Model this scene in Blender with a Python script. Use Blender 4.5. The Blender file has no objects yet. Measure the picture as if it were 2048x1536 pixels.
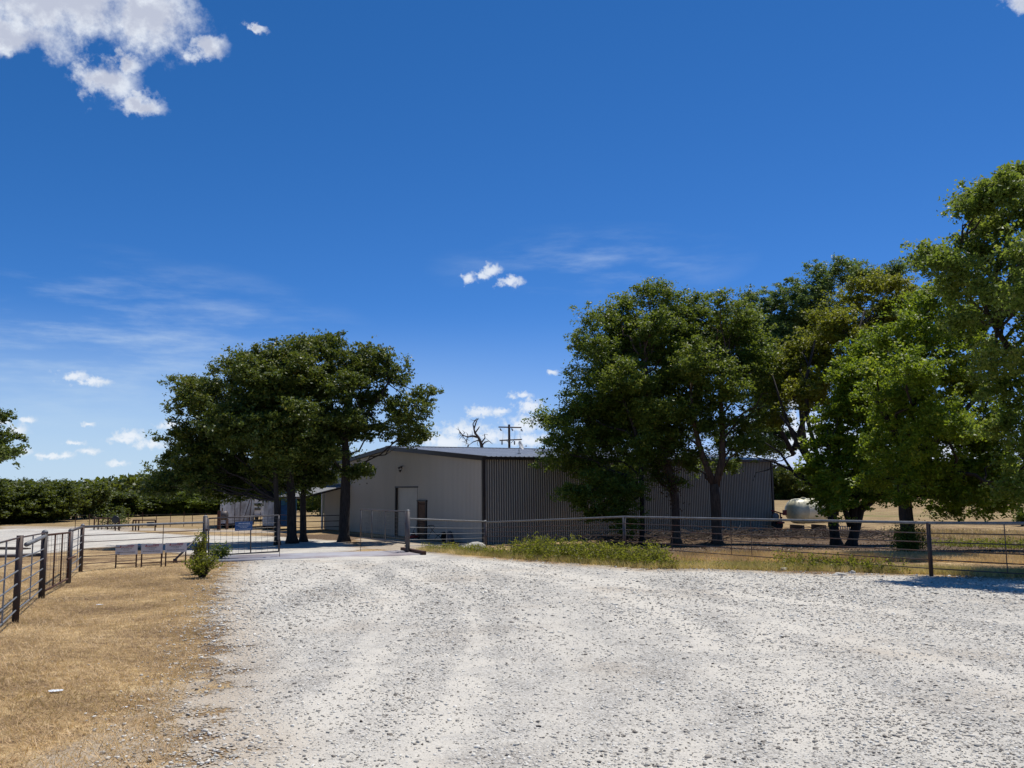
import bpy, math, random
import numpy as np
from math import sin, cos, atan, atan2, radians, pi, sqrt
from mathutils import Vector, Matrix

RS = np.random.RandomState(7)
random.seed(7)
S = bpy.context.scene
COL = S.collection

# ------------------------------------------------------------------ camera
FPX, PITCH, ROLL = 1720.0, atan(202 / 1720.0), 0.009
CAM = np.array([0, 0, 1.7])
Fv = np.array([0, cos(PITCH), sin(PITCH)]); U0 = np.array([0, -sin(PITCH), cos(PITCH)]); R0 = np.array([1.0, 0, 0])
Uv = U0 * cos(ROLL) + R0 * sin(ROLL); Rv = R0 * cos(ROLL) - U0 * sin(ROLL)
cam = bpy.data.cameras.new("camera"); camo = bpy.data.objects.new("camera", cam); COL.objects.link(camo)
cam.sensor_width = 36; cam.lens = FPX / 2048 * 36; cam.clip_start = 0.1; cam.clip_end = 9000
camo.matrix_world = Matrix(((Rv[0], Uv[0], -Fv[0], CAM[0]), (Rv[1], Uv[1], -Fv[1], CAM[1]), (Rv[2], Uv[2], -Fv[2], CAM[2]), (0, 0, 0, 1)))
S.camera = camo

# ------------------------------------------------------------------ light
SUN_EL, SUN_AZ = radians(67), radians(42)          # azimuth from +Y towards +X
SKY_STRENGTH, SUN_STRENGTH = 0.1, 4.7
sd = Vector((sin(SUN_AZ) * cos(SUN_EL), cos(SUN_AZ) * cos(SUN_EL), sin(SUN_EL)))
sl = bpy.data.lights.new("sun", 'SUN'); sl.energy = SUN_STRENGTH; sl.angle = radians(0.53); sl.color = (1, 0.96, 0.89)
so = bpy.data.objects.new("sun", sl); COL.objects.link(so); so.rotation_euler = (-sd).to_track_quat('-Z', 'Y').to_euler()
S.view_settings.view_transform = 'Standard'; S.view_settings.look = 'None'; S.view_settings.exposure = 0.0; S.view_settings.gamma = 1
S.cycles.max_bounces = 6; S.cycles.diffuse_bounces = 3; S.cycles.transparent_max_bounces = 12; S.cycles.transmission_bounces = 3


class NT:
    """small wrapper for building node trees"""
    def __init__(s, tree): s.t = tree; s.n = tree.nodes; s.l = tree.links
    def node(s, typ, **kw):
        n = s.n.new(typ)
        for k, v in kw.items():
            if k.startswith('i_'):
                n.inputs[k[2:]].default_value = v
            else:
                setattr(n, k, v)
        return n
    def link(s, a, b): s.l.new(a, b)
    def put(s, v, sock):
        if hasattr(v, 'links') or hasattr(v, 'is_output'): s.l.new(v, sock)
        else: sock.default_value = v
    def math(s, op, a, b=0.0, c=None, clamp=False):
        n = s.n.new('ShaderNodeMath'); n.operation = op; n.use_clamp = clamp
        s.put(a, n.inputs[0]); s.put(b, n.inputs[1])
        if c is not None: s.put(c, n.inputs[2])
        return n.outputs[0]
    def vm(s, op, a, b=(0, 0, 0)):
        n = s.n.new('ShaderNodeVectorMath'); n.operation = op
        s.put(a, n.inputs[0]); s.put(b, n.inputs[1])
        return n.outputs['Value'] if op in ('LENGTH', 'DOT_PRODUCT') else n.outputs[0]
    def noise(s, vec, scale, detail=3, rough=0.55, dim='3D'):
        n = s.n.new('ShaderNodeTexNoise'); n.noise_dimensions = dim
        if vec is not None: s.l.new(vec, n.inputs['Vector'])
        n.inputs['Scale'].default_value = scale; n.inputs['Detail'].default_value = detail; n.inputs['Roughness'].default_value = rough
        return n
    def ramp(s, fac, stops, interp='LINEAR'):
        n = s.n.new('ShaderNodeValToRGB'); n.color_ramp.interpolation = interp
        el = n.color_ramp.elements
        while len(el) < len(stops): el.new(0.5)
        for e, (p, c) in zip(el, stops):
            e.position = p; e.color = (*c, 1) if len(c) == 3 else c
        s.put(fac, n.inputs[0]); return n.outputs[0]
    def mix(s, fac, a, b, mode='MIX'):
        n = s.n.new('ShaderNodeMix'); n.data_type = 'RGBA'; n.blend_type = mode
        s.put(fac, n.inputs[0])
        for v, k in ((a, 6), (b, 7)):
            if isinstance(v, tuple) and len(v) == 3: v = (*v, 1)
            s.put(v, n.inputs[k])
        return n.outputs[2]
    def smooth(s, v, lo, hi):
        n = s.n.new('ShaderNodeMapRange'); n.interpolation_type = 'SMOOTHSTEP'
        s.put(v, n.inputs[0]); n.inputs[1].default_value = lo; n.inputs[2].default_value = hi
        return n.outputs[0]


def ray(px, py): return Fv * FPX + Rv * (px - 1024) + Uv * (768 - py)
def at(px, py, Y):
    d = ray(px, py); return CAM + d * (Y / d[1])
def azel(px, py):
    d = ray(px, py); return atan2(d[0], d[1]), math.asin(d[2] / np.linalg.norm(d))

# ------------------------------------------------------------------ world: sky and clouds by direction
W = bpy.data.worlds.new("World"); S.world = W; W.use_nodes = True
wt = NT(W.node_tree); wt.n.clear()
sky = wt.n.new('ShaderNodeTexSky'); sky.sky_type = 'NISHITA'; sky.sun_disc = False
sky.sun_elevation = SUN_EL; sky.sun_rotation = SUN_AZ; sky.altitude = 0; sky.air_density = 0.7; sky.dust_density = 0.0; sky.ozone_density = 10.0
_sp = wt.n.new('ShaderNodeSeparateColor'); wt.link(sky.outputs[0], _sp.inputs[0])
hs = wt.n.new('ShaderNodeCombineColor')        # grade of the whole sky: a deeper blue, as the photograph's
wt.link(wt.math('MULTIPLY', wt.math('POWER', _sp.outputs[0], 1.55), 0.44), hs.inputs[0])
wt.link(wt.math('MULTIPLY', _sp.outputs[1], 0.89), hs.inputs[1]); wt.link(wt.math('MULTIPLY', _sp.outputs[2], 1.19), hs.inputs[2])
tc = wt.n.new('ShaderNodeTexCoord'); gen = tc.outputs['Generated']
sx = wt.n.new('ShaderNodeSeparateXYZ'); wt.link(gen, sx.inputs[0])
azn = wt.math('ARCTAN2', sx.outputs[0], sx.outputs[1]); eln = wt.math('ARCSINE', sx.outputs[2])
cb = wt.n.new('ShaderNodeCombineXYZ'); wt.link(azn, cb.inputs[0]); wt.link(eln, cb.inputs[1])
big = wt.noise(gen, 26, 6, 0.62); fine = wt.noise(gen, 120, 5, 0.6)
warp = wt.vm('ADD', wt.vm('SCALE', wt.vm('SUBTRACT', big.outputs['Color'], (.5, .5, .5))), (0, 0, 0))
for nd in wt.n:
    if nd.bl_idname == 'ShaderNodeVectorMath' and nd.operation == 'SCALE': nd.inputs['Scale'].default_value = 0.05
fw = wt.vm('SUBTRACT', fine.outputs['Color'], (.5, .5, .5))
sc2 = wt.n.new('ShaderNodeVectorMath'); sc2.operation = 'SCALE'; wt.link(fw, sc2.inputs[0]); sc2.inputs['Scale'].default_value = 0.012
cbig = wt.vm('ADD', wt.vm('ADD', cb.outputs[0], warp), sc2.outputs[0]); csmall = wt.vm('ADD', cb.outputs[0], sc2.outputs[0])
def blobs(coord, lst):
    out = None
    for (px, py, rx, ry) in lst:
        a, e = azel(px, py)
        d = wt.vm('LENGTH', wt.vm('MULTIPLY', wt.vm('SUBTRACT', coord, (a, e, 0)), (FPX / rx, FPX / ry, 0)))
        out = d if out is None else wt.math('MINIMUM', out, d)
    return wt.math('SUBTRACT', 1.0, out)
CL_BIG = [(120, -20, 230, 105), (300, 35, 115, 62), (20, 60, 130, 42), (215, 160, 62, 42), (290, 205, 45, 26), (250, 120, 40, 20), (415, 98, 46, 27), (2060, 0, 50, 34), (515, 50, 26, 12)]
CL_SMALL = [(937, 556, 24, 16), (985, 541, 25, 18), (965, 552, 24, 10), (1022, 562, 34, 16), (148, 752, 32, 12), (185, 763, 38, 10),
            (262, 872, 38, 15), (305, 888, 48, 13), (250, 880, 36, 10), (965, 822, 42, 13), (1000, 824, 30, 10), (1045, 790, 30, 10), (1060, 812, 36, 20), (925, 862, 62, 24), (1050, 848, 60, 26),
            (885, 885, 75, 24), (985, 872, 40, 20), (1060, 880, 80, 18), (30, 862, 26, 18), (55, 840, 18, 8), (180, 903, 24, 7), (100, 912, 44, 7),
            (340, 850, 24, 9), (177, 850, 14, 6), (130, 912, 18, 8), (235, 928, 26, 8), (45, 903, 26, 9), (1600, 870, 150, 70), (1590, 800, 70, 28), (1105, 745, 16, 6), (150, 887, 20, 5), (10, 845, 14, 10), (1880, 900, 160, 30), (-260, 820, 60, 20), (-420, 600, 90, 30), (2500, 700, 90, 40)]
b1 = blobs(cbig, CL_BIG); b2 = blobs(csmall, CL_SMALL)
m1 = wt.smooth(wt.math('ADD', b1, wt.math('MULTIPLY', wt.math('SUBTRACT', big.outputs['Fac'], 0.5), 2.4)), -0.05, 0.80)
m2 = wt.smooth(wt.math('ADD', b2, wt.math('MULTIPLY', wt.math('SUBTRACT', fine.outputs['Fac'], 0.5), 2.2)), -0.05, 0.85)
# thin cirrus: stretched noise, only in some low bands
mp = wt.n.new('ShaderNodeMapping'); wt.link(cb.outputs[0], mp.inputs[0]); mp.inputs['Scale'].default_value = (3.2, 16, 1); mp.inputs['Rotation'].default_value = (0, 0, radians(-6)); mp.inputs['Location'].default_value = (2.3, 0.7, 0)
cn = wt.noise(mp.outputs[0], 1.6, 7, 0.6)
ci = wt.smooth(cn.outputs['Fac'], 0.42, 0.80)
a0, e0 = azel(150, 690)
band = wt.math('SUBTRACT', 1.0, wt.vm('LENGTH', wt.vm('MULTIPLY', wt.vm('SUBTRACT', cb.outputs[0], (a0, e0, 0)), (1 / .34, 1 / .11, 0))), clamp=True)
a1, e1 = azel(1180, 530)
band2 = wt.math('SUBTRACT', 1.0, wt.vm('LENGTH', wt.vm('MULTIPLY', wt.vm('SUBTRACT', cb.outputs[0], (a1, e1, 0)), (1 / .20, 1 / .05, 0))), clamp=True)
mci = wt.math('MULTIPLY', ci, wt.math('ADD', wt.math('MULTIPLY', band, 1.5), wt.math('MULTIPLY', band2, 0.9)), clamp=True)
shade = wt.smooth(wt.math('ADD', b1, wt.math('MULTIPLY', wt.math('SUBTRACT', fine.outputs['Fac'], 0.5), 0.9)), 0.15, 0.85)
ccol = wt.mix(shade, (8.4, 8.9, 9.6), (5.4, 5.8, 7.0))
shade2 = wt.smooth(wt.math('ADD', b2, wt.math('MULTIPLY', wt.math('SUBTRACT', big.outputs['Fac'], 0.5), 0.7)), 0.1, 1.0)
ccol2 = wt.mix(shade2, (7.4, 8.1, 8.9), (9.2, 9.5, 9.9))
c0 = wt.mix(wt.math('MULTIPLY', mci, 0.7), hs.outputs[0], (5.5, 6.8, 8.6))
hz = wt.math('MULTIPLY', wt.smooth(eln, 0.20, 0.0), wt.smooth(azn, 0.35, -0.45))
c0 = wt.mix(wt.math('ADD', wt.math('MULTIPLY', hz, 0.6), wt.math('MULTIPLY', wt.smooth(eln, 0.22, 0.0), 0.25)), c0, (5.3, 7.1, 8.6))
c1 = wt.mix(wt.math('MULTIPLY', m2, 0.8), c0, ccol2)
c2 = wt.mix(wt.math('MULTIPLY', m1, 0.96), c1, ccol)
bg = wt.n.new('ShaderNodeBackground'); bg.inputs[1].default_value = SKY_STRENGTH; wt.link(c2, bg.inputs[0])
wo = wt.n.new('ShaderNodeOutputWorld'); wt.link(bg.outputs[0], wo.inputs[0])

# ------------------------------------------------------------------ helpers
_h = np.array([[-60, -1.65], [0, -1.68], [5, -1.74], [13, -1.96], [20, -2.2], [25, -2.3], [30, -2.38], [35, -2.66], [41, -2.98], [46, -3.18], [60, -3.22], [80, -3.38], [110, -3.4], [400, -3.5], [6000, -3.5]])
def g(x, y):
    x = np.asarray(x, float); y = np.asarray(y, float)
    z = (np.interp(y - 1, _h[:, 0], _h[:, 1]) + np.interp(y, _h[:, 0], _h[:, 1]) + np.interp(y + 1, _h[:, 0], _h[:, 1])) / 3 + 1.7
    z = z + 0.012 * np.sin(x * .9 + 1) * np.sin(y * .7) + 0.01 * np.sin(x * 2.1 + y * 1.3) + np.where(y > 70, 0.12 * np.sin(x * .06) * np.sin(y * .05), 0)
    return z
def G(x, y): return float(g(x, y))
def ground(px, py):
    """world point where the pixel's ray meets the terrain"""
    d = ray(px, py); t = None
    z = -0.5
    for _ in range(40):
        k = (z - CAM[2]) / d[2]; P = CAM + d * k
        z = 0.5 * z + 0.5 * G(P[0], P[1])
    k = (z - CAM[2]) / d[2]; P = CAM + d * k
    return np.array([P[0], P[1], G(P[0], P[1])])
def foot(px, Y, py=1060):
    P = at(px, py, Y); return np.array([P[0], P[1], G(P[0], P[1])])

ROOT = {}
def tag(o, label=None, cat=None, group=None, kind=None):
    if label: o['label'] = label
    if cat: o['category'] = cat
    if group: o['group'] = group
    if kind: o['kind'] = kind
    return o
def thing(name, label, cat, loc, rz=0.0, group=None):
    o = bpy.data.objects.new(name, None); COL.objects.link(o); o.empty_display_size = 0.3
    o.location = tuple(float(v) for v in loc); o.rotation_euler = (0, 0, rz)
    ROOT[o] = (np.array(loc, float), rz); return tag(o, label, cat, group)
def link_mesh(name, me, mat, parent=None):
    o = bpy.data.objects.new(name, me); COL.objects.link(o)
    if mat: me.materials.append(mat)
    if parent: o.parent = parent
    ROOT[o] = ROOT[parent] if parent else (np.zeros(3), 0.0)
    return o
def to_local(V, parent):
    if parent is None: return V
    L, rz = ROOT[parent]; V = V - L
    if rz: c, s = cos(-rz), sin(-rz); V = np.stack([V[:, 0] * c - V[:, 1] * s, V[:, 0] * s + V[:, 1] * c, V[:, 2]], 1)
    return V

class MB:
    """collects shapes; build() links them as ONE mesh object"""
    def __init__(s): s.v = []; s.f = []
    def add(s, verts, faces):
        b = len(s.v); s.v.extend([tuple(map(float, p)) for p in verts]); s.f.extend([tuple(b + i for i in f) for f in faces]); return s
    def box(s, c, size, rz=0.0, M=None):
        hx, hy, hz = [q / 2 for q in size]
        P = [(-hx, -hy, -hz), (hx, -hy, -hz), (hx, hy, -hz), (-hx, hy, -hz), (-hx, -hy, hz), (hx, -hy, hz), (hx, hy, hz), (-hx, hy, hz)]
        if M is not None: P = [tuple(M @ Vector(p)) for p in P]
        c_, s_ = cos(rz), sin(rz)
        P = [(c[0] + x * c_ - y * s_, c[1] + x * s_ + y * c_, c[2] + z) for x, y, z in P]
        return s.add(P, [(0, 3, 2, 1), (4, 5, 6, 7), (0, 1, 5, 4), (1, 2, 6, 5), (2, 3, 7, 6), (3, 0, 4, 7)])
    def tube(s, pts, rads, n=8, cap=True, jit=0.0):
        pts = [np.array(p, float) for p in pts]
        if not hasattr(rads, '__len__'): rads = [rads] * len(pts)
        rings = []; prev = None
        for i, p in enumerate(pts):
            d = pts[min(i + 1, len(pts) - 1)] - pts[max(i - 1, 0)]; d = d / (np.linalg.norm(d) + 1e-9)
            if prev is None:
                a = np.array([0, 0, 1.0]) if abs(d[2]) < .9 else np.array([1.0, 0, 0])
                u = np.cross(d, a)
            else: u = prev - d * prev.dot(d)
            u /= np.linalg.norm(u) + 1e-9; prev = u; w = np.cross(d, u)
            rings.append([p + (u * cos(2 * pi * k / n) + w * sin(2 * pi * k / n)) * rads[i] * (1 + (random.uniform(-jit, jit) if jit else 0)) for k in range(n)])
        V = [q for r in rings for q in r]; Fc = []
        for i in range(len(pts) - 1):
            for k in range(n):
                a = i * n + k; b = i * n + (k + 1) % n
                Fc.append((a, b, b + n, a + n))
        if cap: Fc.append(tuple(range(n - 1, -1, -1))); Fc.append(tuple((len(pts) - 1) * n + k for k in range(n)))
        return s.add(V, Fc)
    def lathe(s, c, prof, n=20, axis=(0, 0, 1)):
        ax = Vector(axis).normalized(); M = Vector((0, 0, 1)).rotation_difference(ax).to_matrix()
        V = []; Fc = []
        for r, h in prof:
            for k in range(n):
                p = M @ Vector((r * cos(2 * pi * k / n), r * sin(2 * pi * k / n), h)); V.append((c[0] + p.x, c[1] + p.y, c[2] + p.z))
        for i in range(len(prof) - 1):
            for k in range(n):
                a = i * n + k; b = i * n + (k + 1) % n; Fc.append((a, b, b + n, a + n))
        Fc.append(tuple(range(n - 1, -1, -1))); Fc.append(tuple((len(prof) - 1) * n + k for k in range(n)))
        return s.add(V, Fc)
    def build(s, name, mat, parent=None, world=True, smooth=False, bevel=0.0):
        V = np.array(s.v, float)
        if world: V = to_local(V, parent)
        me = bpy.data.meshes.new(name); me.from_pydata(V.tolist(), [], s.f); me.update()
        if smooth: me.polygons.foreach_set('use_smooth', [True] * len(me.polygons))
        o = link_mesh(name, me, mat, parent)
        if bevel:
            b = o.modifiers.new('bevel', 'BEVEL'); b.width = bevel; b.segments = 2; b.limit_method = 'ANGLE'
        return o

def np_mesh(name, V, quads, mat, parent=None, attrs=None, smooth=False):
    """fast mesh from numpy arrays; quads (n,k)"""
    V = to_local(np.asarray(V, float), parent)
    me = bpy.data.meshes.new(name); n, k = quads.shape
    me.vertices.add(len(V)); me.vertices.foreach_set('co', V.astype(np.float32).ravel())
    me.loops.add(n * k); me.loops.foreach_set('vertex_index', quads.astype(np.int32).ravel())
    me.polygons.add(n); me.polygons.foreach_set('loop_start', np.arange(0, n * k, k, dtype=np.int32)); me.polygons.foreach_set('loop_total', np.full(n, k, dtype=np.int32))
    if smooth: me.polygons.foreach_set('use_smooth', np.ones(n, bool))
    me.update(calc_edges=True)
    for key, arr in (attrs or {}).items():
        a = me.attributes.new(key, 'FLOAT', 'POINT'); a.data.foreach_set('value', arr.astype(np.float32))
    return link_mesh(name, me, mat, parent)

# ------------------------------------------------------------------ materials
def mat(name, col, rough=0.6, metal=0.0, var=0.0, vscale=3.0, col2=None, bump=0.0, bscale=40.0, spec=0.4, streak=None):
    m = bpy.data.materials.new(name); m.use_nodes = True; t = NT(m.node_tree); p = m.node_tree.nodes['Principled BSDF']
    p.inputs['Roughness'].default_value = rough; p.inputs['Metallic'].default_value = metal; p.inputs['Specular IOR Level'].default_value = spec
    p.inputs['Base Color'].default_value = (*col, 1)
    tcn = t.n.new('ShaderNodeTexCoord'); vec = tcn.outputs['Object']
    if streak:
        mpn = t.n.new('ShaderNodeMapping'); t.link(vec, mpn.inputs[0]); mpn.inputs['Scale'].default_value = streak; vec = mpn.outputs[0]
    if var > 0:
        nz = t.noise(vec, vscale, 6, 0.65)
        c2_ = col2 or tuple(c * (1 - var) for c in col)
        f = t.smooth(nz.outputs['Fac'], 0.38, 0.66)
        nz2 = t.noise(tcn.outputs['Object'], vscale * 9, 3, 0.6)
        f2 = t.math('ADD', f, t.math('MULTIPLY', t.math('SUBTRACT', nz2.outputs['Fac'], 0.5), 0.5), clamp=True)
        t.link(t.mix(f2 if col2 is None else t.math('MULTIPLY', f2, var), col, c2_), p.inputs['Base Color'])
    if bump > 0:
        bn = t.noise(tcn.outputs['Object'], bscale, 4, 0.6); b = t.n.new('ShaderNodeBump'); b.inputs['Strength'].default_value = bump; b.inputs['Distance'].default_value = 0.02
        t.link(bn.outputs['Fac'], b.inputs['Height']); t.link(b.outputs[0], p.inputs['Normal'])
    return m

def leaf_mat(name, stops, transl=0.3, rough=0.5):
    m = bpy.data.materials.new(name); m.use_nodes = True; t = NT(m.node_tree); p = m.node_tree.nodes['Principled BSDF']; out = m.node_tree.nodes['Material Output']
    a = t.n.new('ShaderNodeAttribute'); a.attribute_name = 'v'
    c = t.ramp(a.outputs['Fac'], stops)
    t.link(c, p.inputs['Base Color']); p.inputs['Roughness'].default_value = rough; p.inputs['Specular IOR Level'].default_value = 0.35
    tr = t.n.new('ShaderNodeBsdfTranslucent'); t.link(t.mix(0.5, c, (0.30, 0.34, 0.02), 'ADD') if transl > .2 else c, tr.inputs[0])
    mx = t.n.new('ShaderNodeMixShader'); mx.inputs[0].default_value = transl; t.link(p.outputs[0], mx.inputs[1]); t.link(tr.outputs[0], mx.inputs[2]); t.link(mx.outputs[0], out.inputs[0])
    return m

M = {}
M['bark'] = mat('bark', (0.045, 0.037, 0.032), 0.95, var=0.6, vscale=5, bump=0.8, bscale=14, streak=(3, 3, .6))
M['bark_red'] = mat('bark_red', (0.13, 0.085, 0.06), 0.95, var=0.55, vscale=5, bump=0.8, bscale=14, streak=(3, 3, .6))
M['deadwood'] = mat('deadwood', (0.10, 0.075, 0.06), 0.95, var=0.5, vscale=3)
M['oak'] = leaf_mat('oak_leaf', [(0, (0.036, 0.060, 0.012)), (.5, (0.071, 0.110, 0.018)), (.8, (0.131, 0.154, 0.022)), (1, (0.207, 0.184, 0.034))], 0.24)
M['elm'] = leaf_mat('elm_leaf', [(0, (0.046, 0.080, 0.013)), (.5, (0.090, 0.143, 0.019)), (.85, (0.160, 0.212, 0.028)), (1, (0.232, 0.248, 0.054))], 0.36)
M['ash'] = leaf_mat('ash_leaf', [(0, (0.051, 0.100, 0.031)), (.6, (0.094, 0.165, 0.050)), (1, (0.157, 0.237, 0.070))], 0.34)
M['yellow_oak'] = leaf_mat('yellow_oak_leaf', [(0, (0.080, 0.103, 0.012)), (.5, (0.166, 0.182, 0.019)), (1, (0.288, 0.275, 0.031))], 0.38)
M['maple'] = leaf_mat('maple_leaf', [(0, (0.065, 0.115, 0.010)), (.5, (0.138, 0.216, 0.014)), (.85, (0.227, 0.302, 0.019)), (1, (0.356, 0.360, 0.048))], 0.44)
M['cotton'] = leaf_mat('cottonwood_leaf', [(0, (0.054, 0.097, 0.019)), (.5, (0.109, 0.173, 0.025)), (1, (0.248, 0.276, 0.062))], 0.42)
M['far_tree'] = leaf_mat('far_leaf', [(0, (0.031, 0.047, 0.010)), (.5, (0.060, 0.084, 0.014)), (1, (0.104, 0.122, 0.021))], 0.30)
M['far_bright'] = leaf_mat('far_bright_leaf', [(0, (0.049, 0.077, 0.011)), (.5, (0.093, 0.135, 0.015)), (1, (0.148, 0.189, 0.022))], 0.34)
M['weed'] = leaf_mat('weed_leaf', [(0, (0.094, 0.101, 0.011)), (.5, (0.172, 0.173, 0.023)), (.8, (0.258, 0.222, 0.052)), (1, (0.360, 0.248, 0.092))], 0.50)
M['brown_leaf'] = leaf_mat('brown_leaf', [(0, (0.05, 0.028, 0.012)), (1, (0.16, 0.095, 0.04))], .1)
M['straw'] = leaf_mat('straw', [(0, (0.319, 0.201, 0.102)), (.5, (0.618, 0.417, 0.212)), (1, (0.829, 0.615, 0.354))], .25)
M['greenstraw'] = leaf_mat('green_straw', [(0, (0.30, 0.23, 0.08)), (.4, (0.46, 0.36, 0.14)), (1, (0.78, 0.60, 0.30))], .3)
M['pipe'] = mat('weathered_pipe', (0.10, 0.10, 0.105), 0.55, 0.3, var=0.5, vscale=4, col2=(0.10, 0.055, 0.04))
M['pipe_dark'] = mat('dark_pipe', (0.055, 0.048, 0.045), 0.6, 0.3, var=0.6, vscale=4, col2=(0.09, 0.04, 0.025))
M['pipe_light'] = mat('galvanised_pipe', (0.20, 0.205, 0.21), 0.6, 0.25, var=0.3, vscale=5)
M['rod'] = mat('fence_rod', (0.08, 0.072, 0.07), 0.6, 0.3, var=0.8, vscale=3, col2=(0.12, 0.05, 0.03))
M['rust'] = mat('rusty_steel', (0.10, 0.045, 0.03), 0.8, 0.2, var=0.5, vscale=6)
M['wire'] = mat('wire', (0.16, 0.15, 0.14), 0.5, 0.5)
M['wire_zinc'] = mat('zinc_wire', (0.24, 0.25, 0.26), 0.5, 0.5)
M['panel'] = mat('beige_wall_panel', (0.335, 0.31, 0.265), 0.5, 0.0, var=0.12, vscale=0.5, spec=0.4, streak=(1, 1, .25))
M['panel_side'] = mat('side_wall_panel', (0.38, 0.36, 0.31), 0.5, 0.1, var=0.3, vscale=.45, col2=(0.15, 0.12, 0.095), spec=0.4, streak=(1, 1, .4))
def pan_shade(m, axis, depth, amt):  # recess shade painted into the pans' colour by depth, raised ribs painted lighter
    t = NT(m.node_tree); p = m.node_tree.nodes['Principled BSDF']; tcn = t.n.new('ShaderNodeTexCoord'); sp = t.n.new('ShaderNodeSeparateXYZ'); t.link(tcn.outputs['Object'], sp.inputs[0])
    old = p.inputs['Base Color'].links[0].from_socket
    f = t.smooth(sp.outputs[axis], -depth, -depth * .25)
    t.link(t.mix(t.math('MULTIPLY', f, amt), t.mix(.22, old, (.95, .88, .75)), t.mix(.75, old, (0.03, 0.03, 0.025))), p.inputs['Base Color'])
pan_shade(M['panel_side'], 1, .06, .9); pan_shade(M['panel'], 0, .036, .35)
M['roof'] = mat('roof_panel', (0.50, 0.51, 0.52), 0.4, 0.5, var=0.15, vscale=.4)
M['trim'] = mat('dark_brown_trim', (0.03, 0.023, 0.02), 0.5, 0.0, var=0.3, vscale=3)
M['door'] = mat('roll_up_door', (0.40, 0.38, 0.33), 0.5, 0.0, var=0.1, vscale=1)
M['tan_door'] = mat('tan_door', (0.50, 0.33, 0.20), 0.6, var=0.2, vscale=2)
M['black'] = mat('black_metal', (0.015, 0.015, 0.017), 0.45)
M['white'] = mat('white_paint', (0.72, 0.72, 0.70), 0.5, var=0.15, vscale=2)
M['sign_white'] = mat('sign_white', (0.60, 0.61, 0.62), 0.5, var=0.1, vscale=3)
M['blue'] = mat('sign_blue', (0.02, 0.09, 0.25), 0.45, var=0.2, vscale=5)
M['cont_blue'] = mat('container_blue', (0.03, 0.16, 0.42), 0.55, var=0.5, vscale=1.2)
M['teal'] = mat('faded_teal', (0.05, 0.22, 0.30), 0.6, var=0.5, vscale=2)
M['trailer'] = mat('dirty_white_trailer', (0.78, 0.77, 0.73), 0.6, var=0.85, vscale=1.1, col2=(0.16, 0.11, 0.08), streak=(1, 1, .35))
M['red'] = mat('red_paint', (0.30, 0.025, 0.015), 0.45, var=0.4, vscale=4)
M['redtext'] = mat('red_print', (0.32, 0.03, 0.03), 0.5)
M['darktext'] = mat('dark_print', (0.07, 0.055, 0.055), 0.5)
M['whitetext'] = mat('white_print', (0.55, 0.62, 0.7), 0.5)
M['tank'] = mat('cream_tank', (0.80, 0.74, 0.50), 0.4, var=0.25, vscale=1.5)
M['rock'] = mat('limestone', (0.52, 0.49, 0.43), 0.9, var=0.35, vscale=3, bump=0.6, bscale=12)
M['glass'] = mat('dark_glass', (0.02, 0.025, 0.03), 0.08, spec=0.8)
M['rubber'] = mat('rubber', (0.02, 0.02, 0.02), 0.8)
M['paper'] = mat('paper', (0.78, 0.82, 0.86), 0.7)
M['guard'] = mat('cattle_guard_steel', (0.36, 0.36, 0.385), 0.6, 0.1, var=0.7, vscale=.5, col2=(0.24, 0.185, 0.18))
M['concrete'] = mat('concrete', (0.40, 0.38, 0.35), 0.85, var=0.25, vscale=2, bump=.3)
M['slab'] = mat('slab', (0.22, 0.20, 0.18), 0.9, var=0.3, vscale=2)
M['porcelain'] = mat('insulator', (0.10, 0.10, 0.11), 0.3)

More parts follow.
